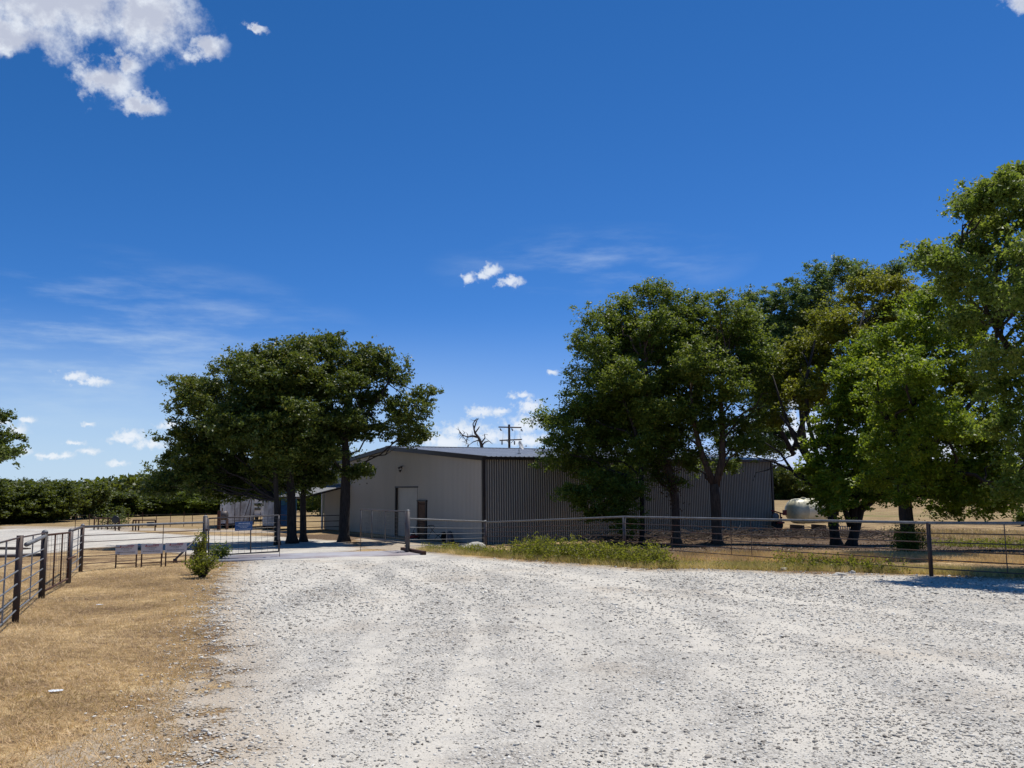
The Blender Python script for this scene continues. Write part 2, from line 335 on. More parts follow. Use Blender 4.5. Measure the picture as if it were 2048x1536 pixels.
def ground_mat():
    m = bpy.data.materials.new('dry_field'); m.use_nodes = True; t = NT(m.node_tree); p = m.node_tree.nodes['Principled BSDF']
    geo = t.n.new('ShaderNodeNewGeometry'); P = geo.outputs['Position']
    n1 = t.noise(P, 0.45, 6, 0.62); n2 = t.noise(P, 5.5, 6, 0.75); n3 = t.noise(P, 55, 4, 0.75); n4 = t.noise(P, 0.035, 4, 0.6)
    f = t.math('ADD', t.math('MULTIPLY', n1.outputs['Fac'], 0.5), t.math('MULTIPLY', n2.outputs['Fac'], 0.5))
    f = t.math('ADD', f, t.math('MULTIPLY', t.math('SUBTRACT', n3.outputs['Fac'], 0.5), 0.5))
    c = t.ramp(f, [(.40, (0.12, 0.075, 0.042)), (.48, (0.25, 0.165, 0.088)), (.545, (0.42, 0.29, 0.145)), (.63, (0.68, 0.51, 0.27))])
    gr = t.smooth(n4.outputs['Fac'], .56, .66)
    sp = t.n.new('ShaderNodeSeparateXYZ'); t.link(P, sp.inputs[0])
    c = t.mix(t.math('MULTIPLY', t.smooth(sp.outputs[1], 52, 75), .8), c, t.ramp(f, [(.35, (0.22, 0.15, 0.075)), (.6, (0.36, 0.26, 0.13))]))
    c = t.mix(t.math('MULTIPLY', t.math('MULTIPLY', gr, 0.5), t.smooth(sp.outputs[1], 70, 85)), c, (0.15, 0.17, 0.05))
    li = t.n.new('ShaderNodeAttribute'); li.attribute_name = 'litter'
    lf = t.smooth(t.math('ADD', li.outputs['Fac'], t.math('MULTIPLY', t.math('SUBTRACT', n2.outputs['Fac'], .5), 1.2)), .4, .75)
    c = t.mix(lf, c, t.ramp(n3.outputs['Fac'], [(.35, (0.055, 0.038, 0.026)), (.55, (0.15, 0.10, 0.062)), (.7, (0.34, 0.25, 0.15))]))
    ba = t.n.new('ShaderNodeAttribute'); ba.attribute_name = 'bare'
    bf = t.smooth(t.math('ADD', ba.outputs['Fac'], t.math('MULTIPLY', t.math('SUBTRACT', n1.outputs['Fac'], .5), 1.6)), .45, .75)
    c = t.mix(bf, c, t.ramp(f, [(.35, (0.27, 0.21, 0.155)), (.6, (0.47, 0.40, 0.31))]))
    t.link(c, p.inputs['Base Color']); p.inputs['Roughness'].default_value = .95; p.inputs['Specular IOR Level'].default_value = .1
    b = t.n.new('ShaderNodeBump'); b.inputs['Strength'].default_value = .55; b.inputs['Distance'].default_value = .03
    t.link(t.math('ADD', n3.outputs['Fac'], n2.outputs['Fac']), b.inputs['Height']); t.link(b.outputs[0], p.inputs['Normal'])
    return m

def gravel_mat():
    m = bpy.data.materials.new('crushed_limestone'); m.use_nodes = True; t = NT(m.node_tree); p = m.node_tree.nodes['Principled BSDF']; out = m.node_tree.nodes['Material Output']
    geo = t.n.new('ShaderNodeNewGeometry'); P = geo.outputs['Position']
    vo = t.n.new('ShaderNodeTexVoronoi'); vo.inputs['Scale'].default_value = 36; t.link(P, vo.inputs['Vector'])
    vo2 = t.n.new('ShaderNodeTexVoronoi'); vo2.inputs['Scale'].default_value = 60; t.link(P, vo2.inputs['Vector'])
    n1 = t.noise(P, 0.32, 5, 0.6); n2 = t.noise(P, 2.0, 6, 0.65); n3 = t.noise(P, 70, 3, 0.7)
    st = t.ramp(vo.outputs['Color'], [(.0, (0.22, 0.20, 0.17)), (.22, (0.45, 0.42, 0.365)), (.6, (0.59, 0.555, 0.485)), (1., (0.78, 0.745, 0.67))])
    st = t.mix(t.math('MULTIPLY', n3.outputs['Fac'], .3), st, (0.30, 0.285, 0.27))
    dust = t.ramp(n3.outputs['Fac'], [(.3, (0.51, 0.47, 0.40)), (.7, (0.70, 0.655, 0.565))])
    # tyre tracks and drifts of dust: warped bands along the drive
    mpn = t.n.new('ShaderNodeMapping'); t.link(P, mpn.inputs[0]); mpn.inputs['Scale'].default_value = (1.0, 0.16, 1); mpn.inputs['Rotation'].default_value = (0, 0, radians(14))
    tr = t.noise(mpn.outputs[0], 0.9, 4, 0.6)
    fd = t.math('ADD', t.math('MULTIPLY', tr.outputs['Fac'], .6), t.math('MULTIPLY', n2.outputs['Fac'], .5))
    df = t.math('MULTIPLY', t.smooth(fd, .43, .64), .75)
    ta = t.n.new('ShaderNodeAttribute'); ta.attribute_name = 'track'
    df = t.math('ADD', df, t.math('MULTIPLY', t.smooth(t.math('ADD', ta.outputs['Fac'], t.math('MULTIPLY', t.math('SUBTRACT', n2.outputs['Fac'], .5), 1.6)), .2, .95), .42), clamp=True)
    c = t.mix(df, st, dust)
    c = t.mix(t.math('MULTIPLY', t.smooth(n1.outputs['Fac'], .5, .72), .35), c, (0.62, 0.50, 0.38), 'MULTIPLY')
    ed = t.n.new('ShaderNodeAttribute'); ed.attribute_name = 'cover'
    dirt = t.smooth(ed.outputs['Fac'], 1.0, .58)
    c = t.mix(t.math('MULTIPLY', dirt, .6), c, (0.42, 0.32, 0.21))
    t.link(c, p.inputs['Base Color']); p.inputs['Roughness'].default_value = .92; p.inputs['Specular IOR Level'].default_value = .15
    h = t.math('ADD', t.math('MULTIPLY', vo.outputs['Distance'], -1.0), t.math('MULTIPLY', vo2.outputs['Distance'], -.4))
    h = t.math('MULTIPLY', h, t.math('SUBTRACT', 1.15, df)); h = t.math('ADD', h, t.math('MULTIPLY', n3.outputs['Fac'], .4))
    b = t.n.new('ShaderNodeBump'); b.inputs['Strength'].default_value = .9; b.inputs['Distance'].default_value = .024; t.link(h, b.inputs['Height']); t.link(b.outputs[0], p.inputs['Normal'])
    al = t.smooth(t.math('ADD', ed.outputs['Fac'], t.math('ADD', t.math('MULTIPLY', t.math('SUBTRACT', n2.outputs['Fac'], .5), 1.1), t.math('MULTIPLY', t.math('SUBTRACT', vo.outputs['Distance'], .3), -.25))), .47, .53)
    tp = t.n.new('ShaderNodeBsdfTransparent'); mx = t.n.new('ShaderNodeMixShader'); t.link(al, mx.inputs[0]); t.link(tp.outputs[0], mx.inputs[1]); t.link(p.outputs[0], mx.inputs[2]); t.link(mx.outputs[0], out.inputs[0])
    return m

# ------------------------------------------------------------------ terrain
def poly_sd(X, Y, poly):
    """signed distance, positive inside"""
    P = np.array(poly, float); X = X.ravel(); Y = Y.ravel()
    inside = np.zeros(len(X), bool); dist = np.full(len(X), 1e9)
    for i in range(len(P)):
        x1, y1 = P[i]; x2, y2 = P[(i + 1) % len(P)]
        c = ((y1 > Y) != (y2 > Y)) & (X < (x2 - x1) * (Y - y1) / (y2 - y1 + 1e-12) + x1); inside ^= c
        dx, dy = x2 - x1, y2 - y1; tt = np.clip(((X - x1) * dx + (Y - y1) * dy) / (dx * dx + dy * dy + 1e-12), 0, 1)
        dist = np.minimum(dist, np.hypot(X - x1 - tt * dx, Y - y1 - tt * dy))
    return np.where(inside, dist, -dist)
def gp(lst): return [tuple(ground(px, py)[:2]) for px, py in lst]
FENCE_R = [foot(815, 31.7), foot(970, 41), foot(1857, 20.6)]
# the drive outside the gate, and the yard behind it
POLY_FRONT = [(-1.2, -12), (-1.6, 0), (-2.2, 3)] + gp([(390, 1500), (345, 1430), (410, 1330), (415, 1250), (425, 1190), (440, 1150), (475, 1121), (600, 1112), (835, 1102), (930, 1112), (1000, 1119), (1150, 1128), (1300, 1139), (1500, 1142), (1650, 1148), (1860, 1152), (2048, 1160)]) + [(22, 13), (40, 6), (60, -10)]
POLY_YARD = gp([(470, 1123), (380, 1112), (300, 1096), (240, 1094), (165, 1098), (90, 1108), (-60, 1118)]) + [(-60, 38), (-70, 68)] + gp([(-60, 1060), (60, 1057), (200, 1056), (280, 1064), (400, 1071), (560, 1073), (700, 1083), (735, 1098), (640, 1112)])
POLY_BARE = [gp([(700, 1075), (730, 1097), (840, 1103), (960, 1100), (960, 1092), (850, 1080)]), gp([(60, 1536), (250, 1440), (400, 1360), (420, 1536)]), gp([(0, 1052), (200, 1054), (420, 1058), (620, 1062), (600, 1068), (300, 1062), (0, 1060)]), gp([(1250, 1143), (1420, 1136), (1560, 1140), (1640, 1150), (1300, 1150)])]
POLY_LITTER = [gp([(1150, 1105), (1260, 1062), (1560, 1062), (1800, 1060), (2048, 1062), (2300, 1090), (2200, 1110), (1900, 1108), (1640, 1100), (1500, 1110), (1250, 1112)]), gp([(480, 1074), (560, 1068), (720, 1068), (730, 1078), (640, 1090), (540, 1092)])]

TRACKS = [gp(q) for q in (
    [(1330, 1600), (1395, 1450), (1440, 1330), (1330, 1210), (1040, 1150), (740, 1109)],
    [(1600, 1600), (1600, 1450), (1590, 1330), (1450, 1205), (1100, 1140), (790, 1105)],
    [(560, 1600), (640, 1450), (760, 1290), (800, 1190), (640, 1119)],
    [(860, 1600), (900, 1440), (960, 1290), (930, 1190), (720, 1110)],
    [(2200, 1260), (1700, 1215), (1250, 1170), (820, 1112)],
    [(2200, 1420), (1750, 1290), (1300, 1195), (860, 1114)])]
def track_d(X, Y):
    d = np.full(len(X), 1e9)
    for P in TRACKS:
        P = np.array(P)
        for _ in range(2):      # round the corners
            Q = [P[0]]
            for a, b in zip(P[:-1], P[1:]): Q += [a * .75 + b * .25, a * .25 + b * .75]
            P = np.array(Q + [P[-1]])
        for a, b in zip(P[:-1], P[1:]):
            e = b - a; tt = np.clip(((X - a[0]) * e[0] + (Y - a[1]) * e[1]) / (e @ e + 1e-12), 0, 1)
            d = np.minimum(d, np.hypot(X - a[0] - tt * e[0], Y - a[1] - tt * e[1]))
    return d
def axis(lo, hi, dlo, dhi, step, grow):
    a = list(np.arange(dlo, dhi + 1e-6, step)); s = step
    while a[-1] < hi: s *= grow; a.append(a[-1] + s)
    s = step; b = [a[0]]
    while b[-1] > lo: s *= grow; b.append(b[-1] - s)
    return np.array(sorted(b[1:]) + a)
def sheet(name, xs, ys, m, dz=0.0, attrs=None, keep=None):
    X, Y = np.meshgrid(xs, ys); Z = g(X, Y) + dz
    V = np.stack([X.ravel(), Y.ravel(), Z.ravel()], 1); nx = len(xs); ny = len(ys)
    i, j = np.meshgrid(np.arange(nx - 1), np.arange(ny - 1)); a = (j * nx + i).ravel(); Q = np.stack([a, a + 1, a + 1 + nx, a + nx], 1)
    if keep is not None: kp = keep(V); Q = Q[kp[Q].any(axis=1)]
    A = {k: fn(V) for k, fn in (attrs or {}).items()}
    used = np.unique(Q); remap = np.full(len(V), -1); remap[used] = np.arange(len(used))
    return np_mesh(name, V[used], remap[Q], m, attrs={k: v[used] for k, v in A.items()}, smooth=True)
def mask(polys, w):
    def f(V):
        r = np.zeros(len(V))
        near = (V[:, 1] < 130) & (np.abs(V[:, 0]) < 130)
        for p in polys:
            q = np.zeros(len(V)); q[near] = np.clip(.5 + poly_sd(V[near, 0], V[near, 1], p) / w, 0, 1); r = np.maximum(r, q)
        return r
    return f
gobj = sheet('ground', axis(-4000, 4000, -40, 40, .5, 1.09), axis(-300, 6000, -4, 80, .4, 1.07), ground_mat(), attrs={'litter': mask(POLY_LITTER, 3.0), 'bare': mask(POLY_BARE, 2.0)})
tag(gobj, kind='structure')
GM = gravel_mat()
for nm, poly, w in (('gravel_drive', POLY_FRONT, 2.2), ('gravel_yard', POLY_YARD, 2.0)):
    pa = np.array(poly); f = mask([poly], w)
    x0, x1, y0, y1 = pa[:, 0].min() - 2, pa[:, 0].max() + 2, pa[:, 1].min() - 2, pa[:, 1].max() + 2
    o = sheet(nm, np.arange(x0, x1, .25 if nm == 'gravel_drive' else .5), np.arange(y0, y1, .25 if nm == 'gravel_drive' else .5), GM, dz=.006 if nm == 'gravel_drive' else .012, attrs={'cover': f, 'track': lambda V: np.clip(1 - track_d(V[:, 0], V[:, 1]) / .42, 0, 1)}, keep=lambda V: f(V) > .02)
    tag(o, kind='structure')

# loose stones lying on the drive (uncountable): small angular chips
def stones():
    N = 230000
    y = 3.5 * (28 / 3.5) ** RS.rand(N); x = (RS.rand(N) * 2 - 1) * y * .68
    sd_ = poly_sd(x, y, POLY_FRONT); k = sd_ > -1.6; k &= RS.rand(N) < np.clip(.55 + sd_ * .75, 0.004, 1); x, y = x[k], y[k]
    cl = .6 * np.sin(x * 1.9 - y * .25 + np.sin(y * .5)) + .5 * np.sin(x * .7 - y * .15) + RS.randn(len(x))
    k = (cl > -.5) & (RS.rand(len(x)) < .45 + .55 * np.clip(track_d(x, y) / .5, 0, 1)); x, y = x[k], y[k]; N = len(x)
    s = np.clip(np.exp(RS.randn(N) * .5) * .0044, .002, .0145) * np.clip(y / 9, 1, 1.9)
    base = np.array([[-1, -1, -.5], [1, -1, -.5], [1, 1, -.5], [-1, 1, -.5], [-.7, -.7, .6], [.7, -.7, .6], [.7, .7, .6], [-.7, .7, .6]])
    V = base[None] * (1 + RS.uniform(-.45, .45, (N, 8, 3))); V *= RS.uniform(.6, 1.35, (N, 1, 3)) * np.array([1.1, 1.1, .8])
    a = RS.rand(N) * 2 * pi; c, q = np.cos(a)[:, None], np.sin(a)[:, None]
    tl = RS.uniform(-.5, .5, (N, 1)); Vx, Vy, Vz = V[..., 0], V[..., 1], V[..., 2]; Vy, Vz = Vy * np.cos(tl) - Vz * np.sin(tl), Vy * np.sin(tl) + Vz * np.cos(tl)
    V = np.stack([Vx * c - Vy * q, Vx * q + Vy * c, Vz], 2) * s[:, None, None]
    V += np.stack([x, y, g(x, y) + .006 + s * .32], 1)[:, None]
    F0 = np.array([[0, 3, 2, 1], [4, 5, 6, 7], [0, 1, 5, 4], [1, 2, 6, 5], [2, 3, 7, 6], [3, 0, 4, 7]])
    Q = (F0[None] + (np.arange(N) * 8)[:, None, None]).reshape(-1, 4)
    m = leaf_mat('limestone_chip', [(0, (0.13, 0.11, 0.09)), (.10, (0.36, 0.325, 0.275)), (.5, (0.56, 0.525, 0.45)), (1, (0.78, 0.745, 0.66))], 0.0, .9)
    o = np_mesh('loose_gravel', V.reshape(-1, 3), Q, m, attrs={'v': np.repeat(RS.rand(N), 8)})
    tag(o, 'loose white and grey crushed stone scattered over the drive', 'gravel', kind='stuff')
stones()

# dry grass: short lying straw as separate blades (uncountable)
def blades(name, x, y, hgt, lean, width, m, label, vv=None):
    N = len(x); h = hgt * RS.uniform(.5, 1.4, N); a = RS.rand(N) * 2 * pi; w = width * RS.uniform(.7, 1.3, N)
    l = lean * RS.uniform(.3, 1.3, N); z = g(x, y) - .004
    dx, dy = np.cos(a), np.sin(a); ph = RS.rand(N) * 2 * pi; wx, wy = np.cos(ph) * w, np.sin(ph) * w
    b0 = np.stack([x - wx, y - wy, z], 1); b1 = np.stack([x + wx, y + wy, z], 1)
    md = np.stack([x + dx * h * l * .4 + wx * .6, y + dy * h * l * .4 + wy * .6, z + h * .6], 1)
    tp = np.stack([x + dx * h * l, y + dy * h * l, z + h * np.clip(1.1 - l * .45, .15, 1)], 1)
    V = np.stack([b0, b1, tp + (b1 - b0) * .14, tp - (b1 - b0) * .14], 1).reshape(-1, 3); Q = np.arange(N * 4).reshape(N, 4)
    v = vv if vv is not None else np.clip(RS.rand(N) * .55 + .25 * np.sin(x * .8 + np.sin(y * .6)) * np.sin(y * .7) + .25 * np.sin(x * 2.7 + y * 1.1) * np.sin(y * 2.2 - x) + .2, 0, 1)
    o = np_mesh(name, V, Q, m, attrs={'v': np.repeat(v, 4)})
    return tag(o, label, 'grass', kind='stuff')
def scatter(poly, N, p=1.0):
    P = np.array(poly); x = RS.uniform(P[:, 0].min(), P[:, 0].max(), N); y = RS.uniform(P[:, 1].min(), P[:, 1].max(), N)
    k = poly_sd(x, y, poly) > 0; x, y = x[k], y[k]; k = RS.rand(len(x)) < np.clip((7 / np.maximum(y, .1)) ** p, 0, 1)
    return x[k], y[k]
PG = [(-9.5, 3), (-2.4, 3)] + gp([(385, 1500), (340, 1430), (400, 1335), (412, 1250), (425, 1190), (440, 1150), (470, 1124), (420, 1116), (170, 1142)]) + [(-15, 24), (-14, 12)]
gx, gy = scatter(PG, 760000, .8)
k = (np.sin(gx * 1.3 + np.sin(gy * .9)) * .6 + RS.randn(len(gx)) * 1.1) > -.9
blades('dry_grass', gx[k], gy[k], .040, 1.6, .0034, M['straw'], 'short mown straw coloured grass on the verge left of the drive')

sx_, sy_ = scatter(PG, 260000, .9)
blades('dry_grass_strands', sx_, sy_, .075, 1.3, .0028, M['straw'], 'longer pale dead grass stalks lying over the short verge grass')
# ------------------------------------------------------------------ leaves and trees
def leaves_np(C, size, up=.5, flat=1.0, shape='kite'):
    """one four cornered leaf per centre"""
    N = len(C); n = RS.randn(N, 3); n[:, 2] = np.abs(n[:, 2]) * .8 + up; n /= np.linalg.norm(n, axis=1)[:, None]
    r = RS.randn(N, 3); u = np.cross(n, r); u /= np.linalg.norm(u, axis=1)[:, None] + 1e-9; w = np.cross(n, u)
    s = size * RS.uniform(.6, 1.4, N)[:, None]
    a = C + u * s; c = C - u * s * .8; b = C + w * s * .5 * flat + u * s * .1 - n * s * .15; d = C - w * s * .5 * flat + u * s * .1 - n * s * .15
    return np.stack([a, b, c, d], 1).reshape(-1, 3)
def leaf_obj(name, C, V, size, m, parent, up=.5):
    P = leaves_np(C, size, up); Q = np.arange(len(P)).reshape(-1, 4)
    return np_mesh(name, P, Q, m, parent, attrs={'v': np.repeat(np.clip(V, 0, 1), 4)})

LEAVES = []
def wander(p0, p1, n, amp, sag=0.0):
    p0 = np.array(p0, float); p1 = np.array(p1, float); L = np.linalg.norm(p1 - p0); pts = []
    off = RS.randn(n + 1, 3) * amp * L; off[0] = off[-1] = 0
    for i in range(n + 1):
        t = i / n; p = p0 * (1 - t) + p1 * t + off[i] * .6; p[2] += sag * L * sin(pi * t); pts.append(p)
    return pts
def tree(name, label, cat, base, stems, lobes, lmat, leaf=.15, per=26, clump=.55, dens=1.0, group=None, bark='bark', up=.45, twig=True, vbias=0.0, limb_r=.065):
    """stems: list of (list of world points, list of radii); lobes: (centre, (rx,ry,rz))"""
    T = thing(name, label, cat, base, group=group)
    tb = MB(); allp = []
    for pts, rad in stems:
        tb.tube(pts, rad, 10, jit=.08)
        for a, b, ra, rb in zip(pts[:-1], pts[1:], rad[:-1], rad[1:]):
            for t in (0, .33, .66): allp.append((np.array(a) * (1 - t) + np.array(b) * t, ra * (1 - t) + rb * t))
    allp.append((np.array(stems[0][0][-1], float), stems[0][1][-1]))
    AP = np.array([p for p, r in allp]); AR = [r for p, r in allp]
    bb = MB(); CC = []; VV = []
    for (c, r) in lobes:
        c = np.array(c, float); r = np.array(r, float)
        hor = np.hypot(AP[:, 0] - c[0], AP[:, 1] - c[1]); dz = AP[:, 2] - c[2]
        cost = hor + np.abs(dz + hor * .55) * .7 + np.where(AP[:, 2] < base[2] + 2.4, 6, 0)
        k = int(np.argmin(cost)); st = AP[k]; rr = min(AR[k] * .7, limb_r)
        limb = wander(st, c + np.array([0, 0, r[2] * .2]), 5, .06, .05); bb.tube(limb, list(np.linspace(rr, rr * .3, 6)), 6, cap=False)
        vol = 4.19 * r[0] * r[1] * r[2]; nc = max(10, int(dens * 5.2 * vol ** .85 / (clump ** 3 * 4.19) * .62))
        d = RS.randn(nc, 3); d /= np.linalg.norm(d, axis=1)[:, None]; rad = RS.rand(nc) ** .42
        cc = c + d * rad[:, None] * r
        lobe_v = RS.uniform(-.12, .12) + vbias
        for i in range(nc):
            q = cc[i]; s0 = np.array(limb[3 + i % 3])
            if twig and (i % 5 == 0):
                bb.tube(wander(s0, q, 3, .08), [rr * .28, rr * .2, rr * .13, .008], 4, cap=False)
            m = max(4, int(per * 3.4 * RS.uniform(.4, 1.6))); cr = clump * RS.uniform(.6, 1.25)
            dd = RS.randn(m, 3) * .5; k3 = RS.randint(0, 6, m); cen = RS.randn(6, 3) * .62; dd = dd * .5 + cen[k3]; CC.append(q + dd * cr * np.array([1, 1, .6])); VV.append(np.clip(RS.randn(m) * .2 + .45 + lobe_v + RS.randn() * .1 + dd[:, 2] * .1, 0, 1))
    tb.build('trunk', M[bark], T, smooth=True); bb.build('branches', M[bark], T, smooth=True)
    LEAVES.append(len(np.concatenate(CC)))
    leaf_obj('crown', np.concatenate(CC), np.concatenate(VV), leaf * .74, M[lmat] if isinstance(lmat, str) else lmat, T, up)
    return T

def lobes_px(lst, Y, depth=1.0, jy=1.2):
    out = []
    for e in lst:
        px, py, rx, ry = e[:4]; yy = Y + (e[4] if len(e) > 4 else RS.uniform(-jy, jy)); P = at(px, py, yy); k = yy / FPX
        out.append((P, (rx * k * 1.04, (rx + ry) / 2 * k * depth, ry * k * 1.04)))
    return out
def stem_px(lst, Y, rb, rt, groundfix=True):
    """lst of (px,py[,dy]) base first; base dropped to the terrain"""
    pts = [at(e[0], e[1], Y + (e[2] if len(e) > 2 else 0)) for e in lst]
    if groundfix: pts[0] = np.array([pts[0][0], pts[0][1], G(pts[0][0], pts[0][1]) - .1])
    n = len(pts); rad = list(np.linspace(rb, rt, n))
    if groundfix: mid = pts[0] * .8 + pts[1] * .2; pts.insert(1, mid); rad.insert(1, rb * .92); rad[0] = rb * 1.45
    return pts, rad
def base_of(stem): p = stem[0][0]; return (p[0], p[1], p[2] + .1)

OAKG = 'oaks beside the yard at the end of the metal building'
s1 = stem_px([(555, 1082), (553, 1000), (548, 900), (530, 820), (520, 740)], 48, .17, .07)
s2 = stem_px([(585, 1076), (583, 990), (575, 900), (570, 800)], 49.5, .30, .09)
tree('oak_tree', 'dark oak with the widest crown, leftmost trunk beside the blue signed gate', 'tree', base_of(s1), [s1], lobes_px(
    [(345, 935, 42, 30), (335, 960, 30, 18), (385, 870, 46, 42), (388, 800, 34, 40), (375, 770, 24, 20), (430, 790, 40, 40), (440, 930, 55, 40), (470, 740, 38, 34), (470, 860, 52, 46), (400, 925, 40, 32), (520, 715, 30, 26), (510, 790, 44, 44), (490, 950, 42, 30), (380, 965, 40, 22), (440, 985, 36, 18), (500, 985, 34, 18), (320, 975, 20, 10), (460, 850, 50, 44, -2.5), (520, 860, 44, 44, -3), (500, 740, 34, 30, -2)], 49, 1.2, 1.6), 'oak', .13, 38, .56, 1.7, OAKG)
tree('oak_tree', 'dark oak with a thick straight trunk, middle of the clump beside the yard', 'tree', base_of(s2), [s2], lobes_px(
    [(555, 720, 42, 34), (600, 700, 30, 26), (560, 790, 50, 46), (550, 870, 56, 48), (545, 940, 52, 38), (545, 975, 36, 20), (600, 850, 42, 42), (585, 760, 40, 40), (520, 830, 44, 40), (575, 920, 44, 36), (540, 770, 44, 40, -3), (600, 840, 46, 46, -3), (560, 900, 44, 36, -3), (590, 735, 34, 30, -2.5)], 50, 1.2, 1.6), 'oak', .13, 38, .56, 1.7, OAKG, vbias=.07)
s3 = stem_px([(607, 1073), (606, 1000), (612, 900), (622, 800)], 51, .22, .08)
tree('oak_tree', 'dark oak with a slim trunk just left of the metal canopy', 'tree', base_of(s3), [s3], lobes_px(
    [(615, 700, 36, 28), (625, 770, 44, 46), (620, 850, 46, 44), (625, 930, 48, 42), (640, 950, 30, 20), (600, 965, 30, 18), (655, 890, 34, 36), (655, 840, 34, 34), (590, 905, 40, 40)], 51.5, 1.2, 1.4), 'oak', .13, 38, .56, 1.7, OAKG)
s4 = stem_px([(688, 1075), (690, 1000), (692, 930), (690, 870), (700, 800), (705, 740)], 50.5, .33, .10)
s4b = ([at(690, 872, 50.5), at(730, 830, 50.2), at(762, 790, 50), at(785, 750, 50)], [.14, .11, .08, .04])
s4c = ([at(692, 880, 50.5), at(665, 820, 50.8), at(655, 740, 51)], [.13, .10, .05])
tree('oak_tree', 'tall open oak standing against the gable wall right of the canopy', 'tree', base_of(s4), [s4, s4b, s4c], lobes_px(
    [(660, 695, 42, 24), (640, 690, 20, 16), (730, 705, 32, 22), (700, 740, 44, 34), (650, 760, 32, 30), (745, 745, 28, 26), (790, 745, 24, 30), (768, 715, 18, 14), (740, 800, 32, 28), (800, 815, 24, 20), (845, 795, 26, 20), (825, 825, 30, 20), (800, 850, 30, 18), (838, 865, 20, 14), (820, 882, 30, 8), (700, 850, 40, 32), (750, 860, 30, 20), (670, 870, 32, 28), (690, 770, 36, 34, -2.5), (700, 830, 36, 26, -2.5), (650, 900, 34, 30, -2)], 50.5, 1.2, 1.4)
     + lobes_px([(708, 945, 15, 10), (722, 940, 9, 7)], 50.4, .8, .1), 'oak', .13, 36, .52, 1.5, OAKG, vbias=-.03)
# oak mostly off the left edge
s5 = stem_px([(-95, 1085), (-90, 960), (-80, 880)], 46, .28, .12)
tree('oak_tree', 'oak at the far left edge of the picture, only its right hand branches showing', 'tree', base_of(s5), [s5], lobes_px(
    [(-5, 880, 44, 12), (-30, 900, 60, 18), (10, 905, 22, 12), (-100, 860, 90, 50), (-150, 910, 80, 50), (-60, 820, 40, 20), (-5, 828, 5, 5)], 46, 1.1, 1), 'oak', .13, 38, .5, 1.2)

RG = 'trees along the right hand side of the metal building'
q1 = stem_px([(1283, 1078), (1285, 1000), (1282, 930), (1270, 860), (1240, 780)], 45.5, .15, .07)
tree('shade_tree', 'leafy tree with a thin straight trunk before the dark side wall', 'tree', base_of(q1), [q1], lobes_px(
    [(1118, 850, 20, 42), (1112, 900, 18, 34), (1150, 830, 40, 52), (1150, 915, 46, 42), (1165, 690, 22, 24), (1180, 640, 24, 26), (1150, 760, 26, 26), (1200, 790, 52, 56), (1200, 890, 56, 52), (1195, 710, 36, 44), (1210, 960, 46, 26), (1235, 980, 36, 26), (1090, 838, 14, 6)], 46.5, 1.2, 1.4)
     + lobes_px([(1225, 1010, 38, 26), (1190, 1020, 42, 20), (1245, 1040, 34, 28), (1140, 985, 26, 10), (1200, 975, 50, 30), (1265, 985, 30, 34), (1170, 1000, 30, 16)], 44.5, 1.0, .5), 'elm', .105, 40, .55, 1.3, RG)
q2 = stem_px([(1352, 1072), (1350, 1000), (1338, 940), (1315, 880), (1300, 800), (1290, 720)], 46, .26, .09)
T_ = tree('shade_tree', 'dense round topped tree with a brown vine wrapped trunk by the side wall', 'tree', base_of(q2), [q2], lobes_px(
    [(1225, 640, 40, 36), (1250, 610, 30, 22), (1300, 595, 38, 28), (1340, 590, 30, 24), (1260, 700, 56, 52), (1325, 680, 52, 56), (1290, 790, 60, 56), (1260, 860, 46, 50), (1310, 880, 46, 42), (1225, 740, 36, 46), (1320, 940, 26, 20), (1345, 740, 36, 46), (1280, 660, 56, 46), (1240, 820, 44, 46), (1270, 930, 40, 24), (1300, 840, 50, 46), (1230, 700, 40, 40), (1340, 720, 40, 44), (1210, 850, 44, 44), (1260, 790, 50, 50), (1290, 900, 46, 36, -2.5), (1310, 820, 46, 44, -3), (1250, 760, 46, 44, -3), (1330, 960, 30, 18, -1), (1310, 650, 44, 36, -2.5)], 47.5, 1.2, 1.4), 'elm', .105, 42, .55, 1.3, RG, 'bark_red', vbias=.05)
_c = at(1340, 950, 45.6) + RS.randn(900, 3) * np.array([.35, .3, .8]); leaf_obj('dead_vine', _c, RS.rand(900), .06, M['brown_leaf'], T_)
q3 = stem_px([(1434, 1066), (1432, 1010), (1428, 968)], 45.5, .28, .24)
q3a = ([at(1428, 972, 45.5), at(1412, 930, 45.4), at(1398, 890, 45.3), at(1385, 830, 45.2), at(1380, 760, 45)], [.19, .16, .14, .11, .06])
q3b = ([at(1430, 975, 45.5), at(1444, 920, 45.5), at(1446, 860, 45.6), at(1440, 790, 45.6), at(1450, 720, 45.8)], [.20, .18, .15, .11, .06])
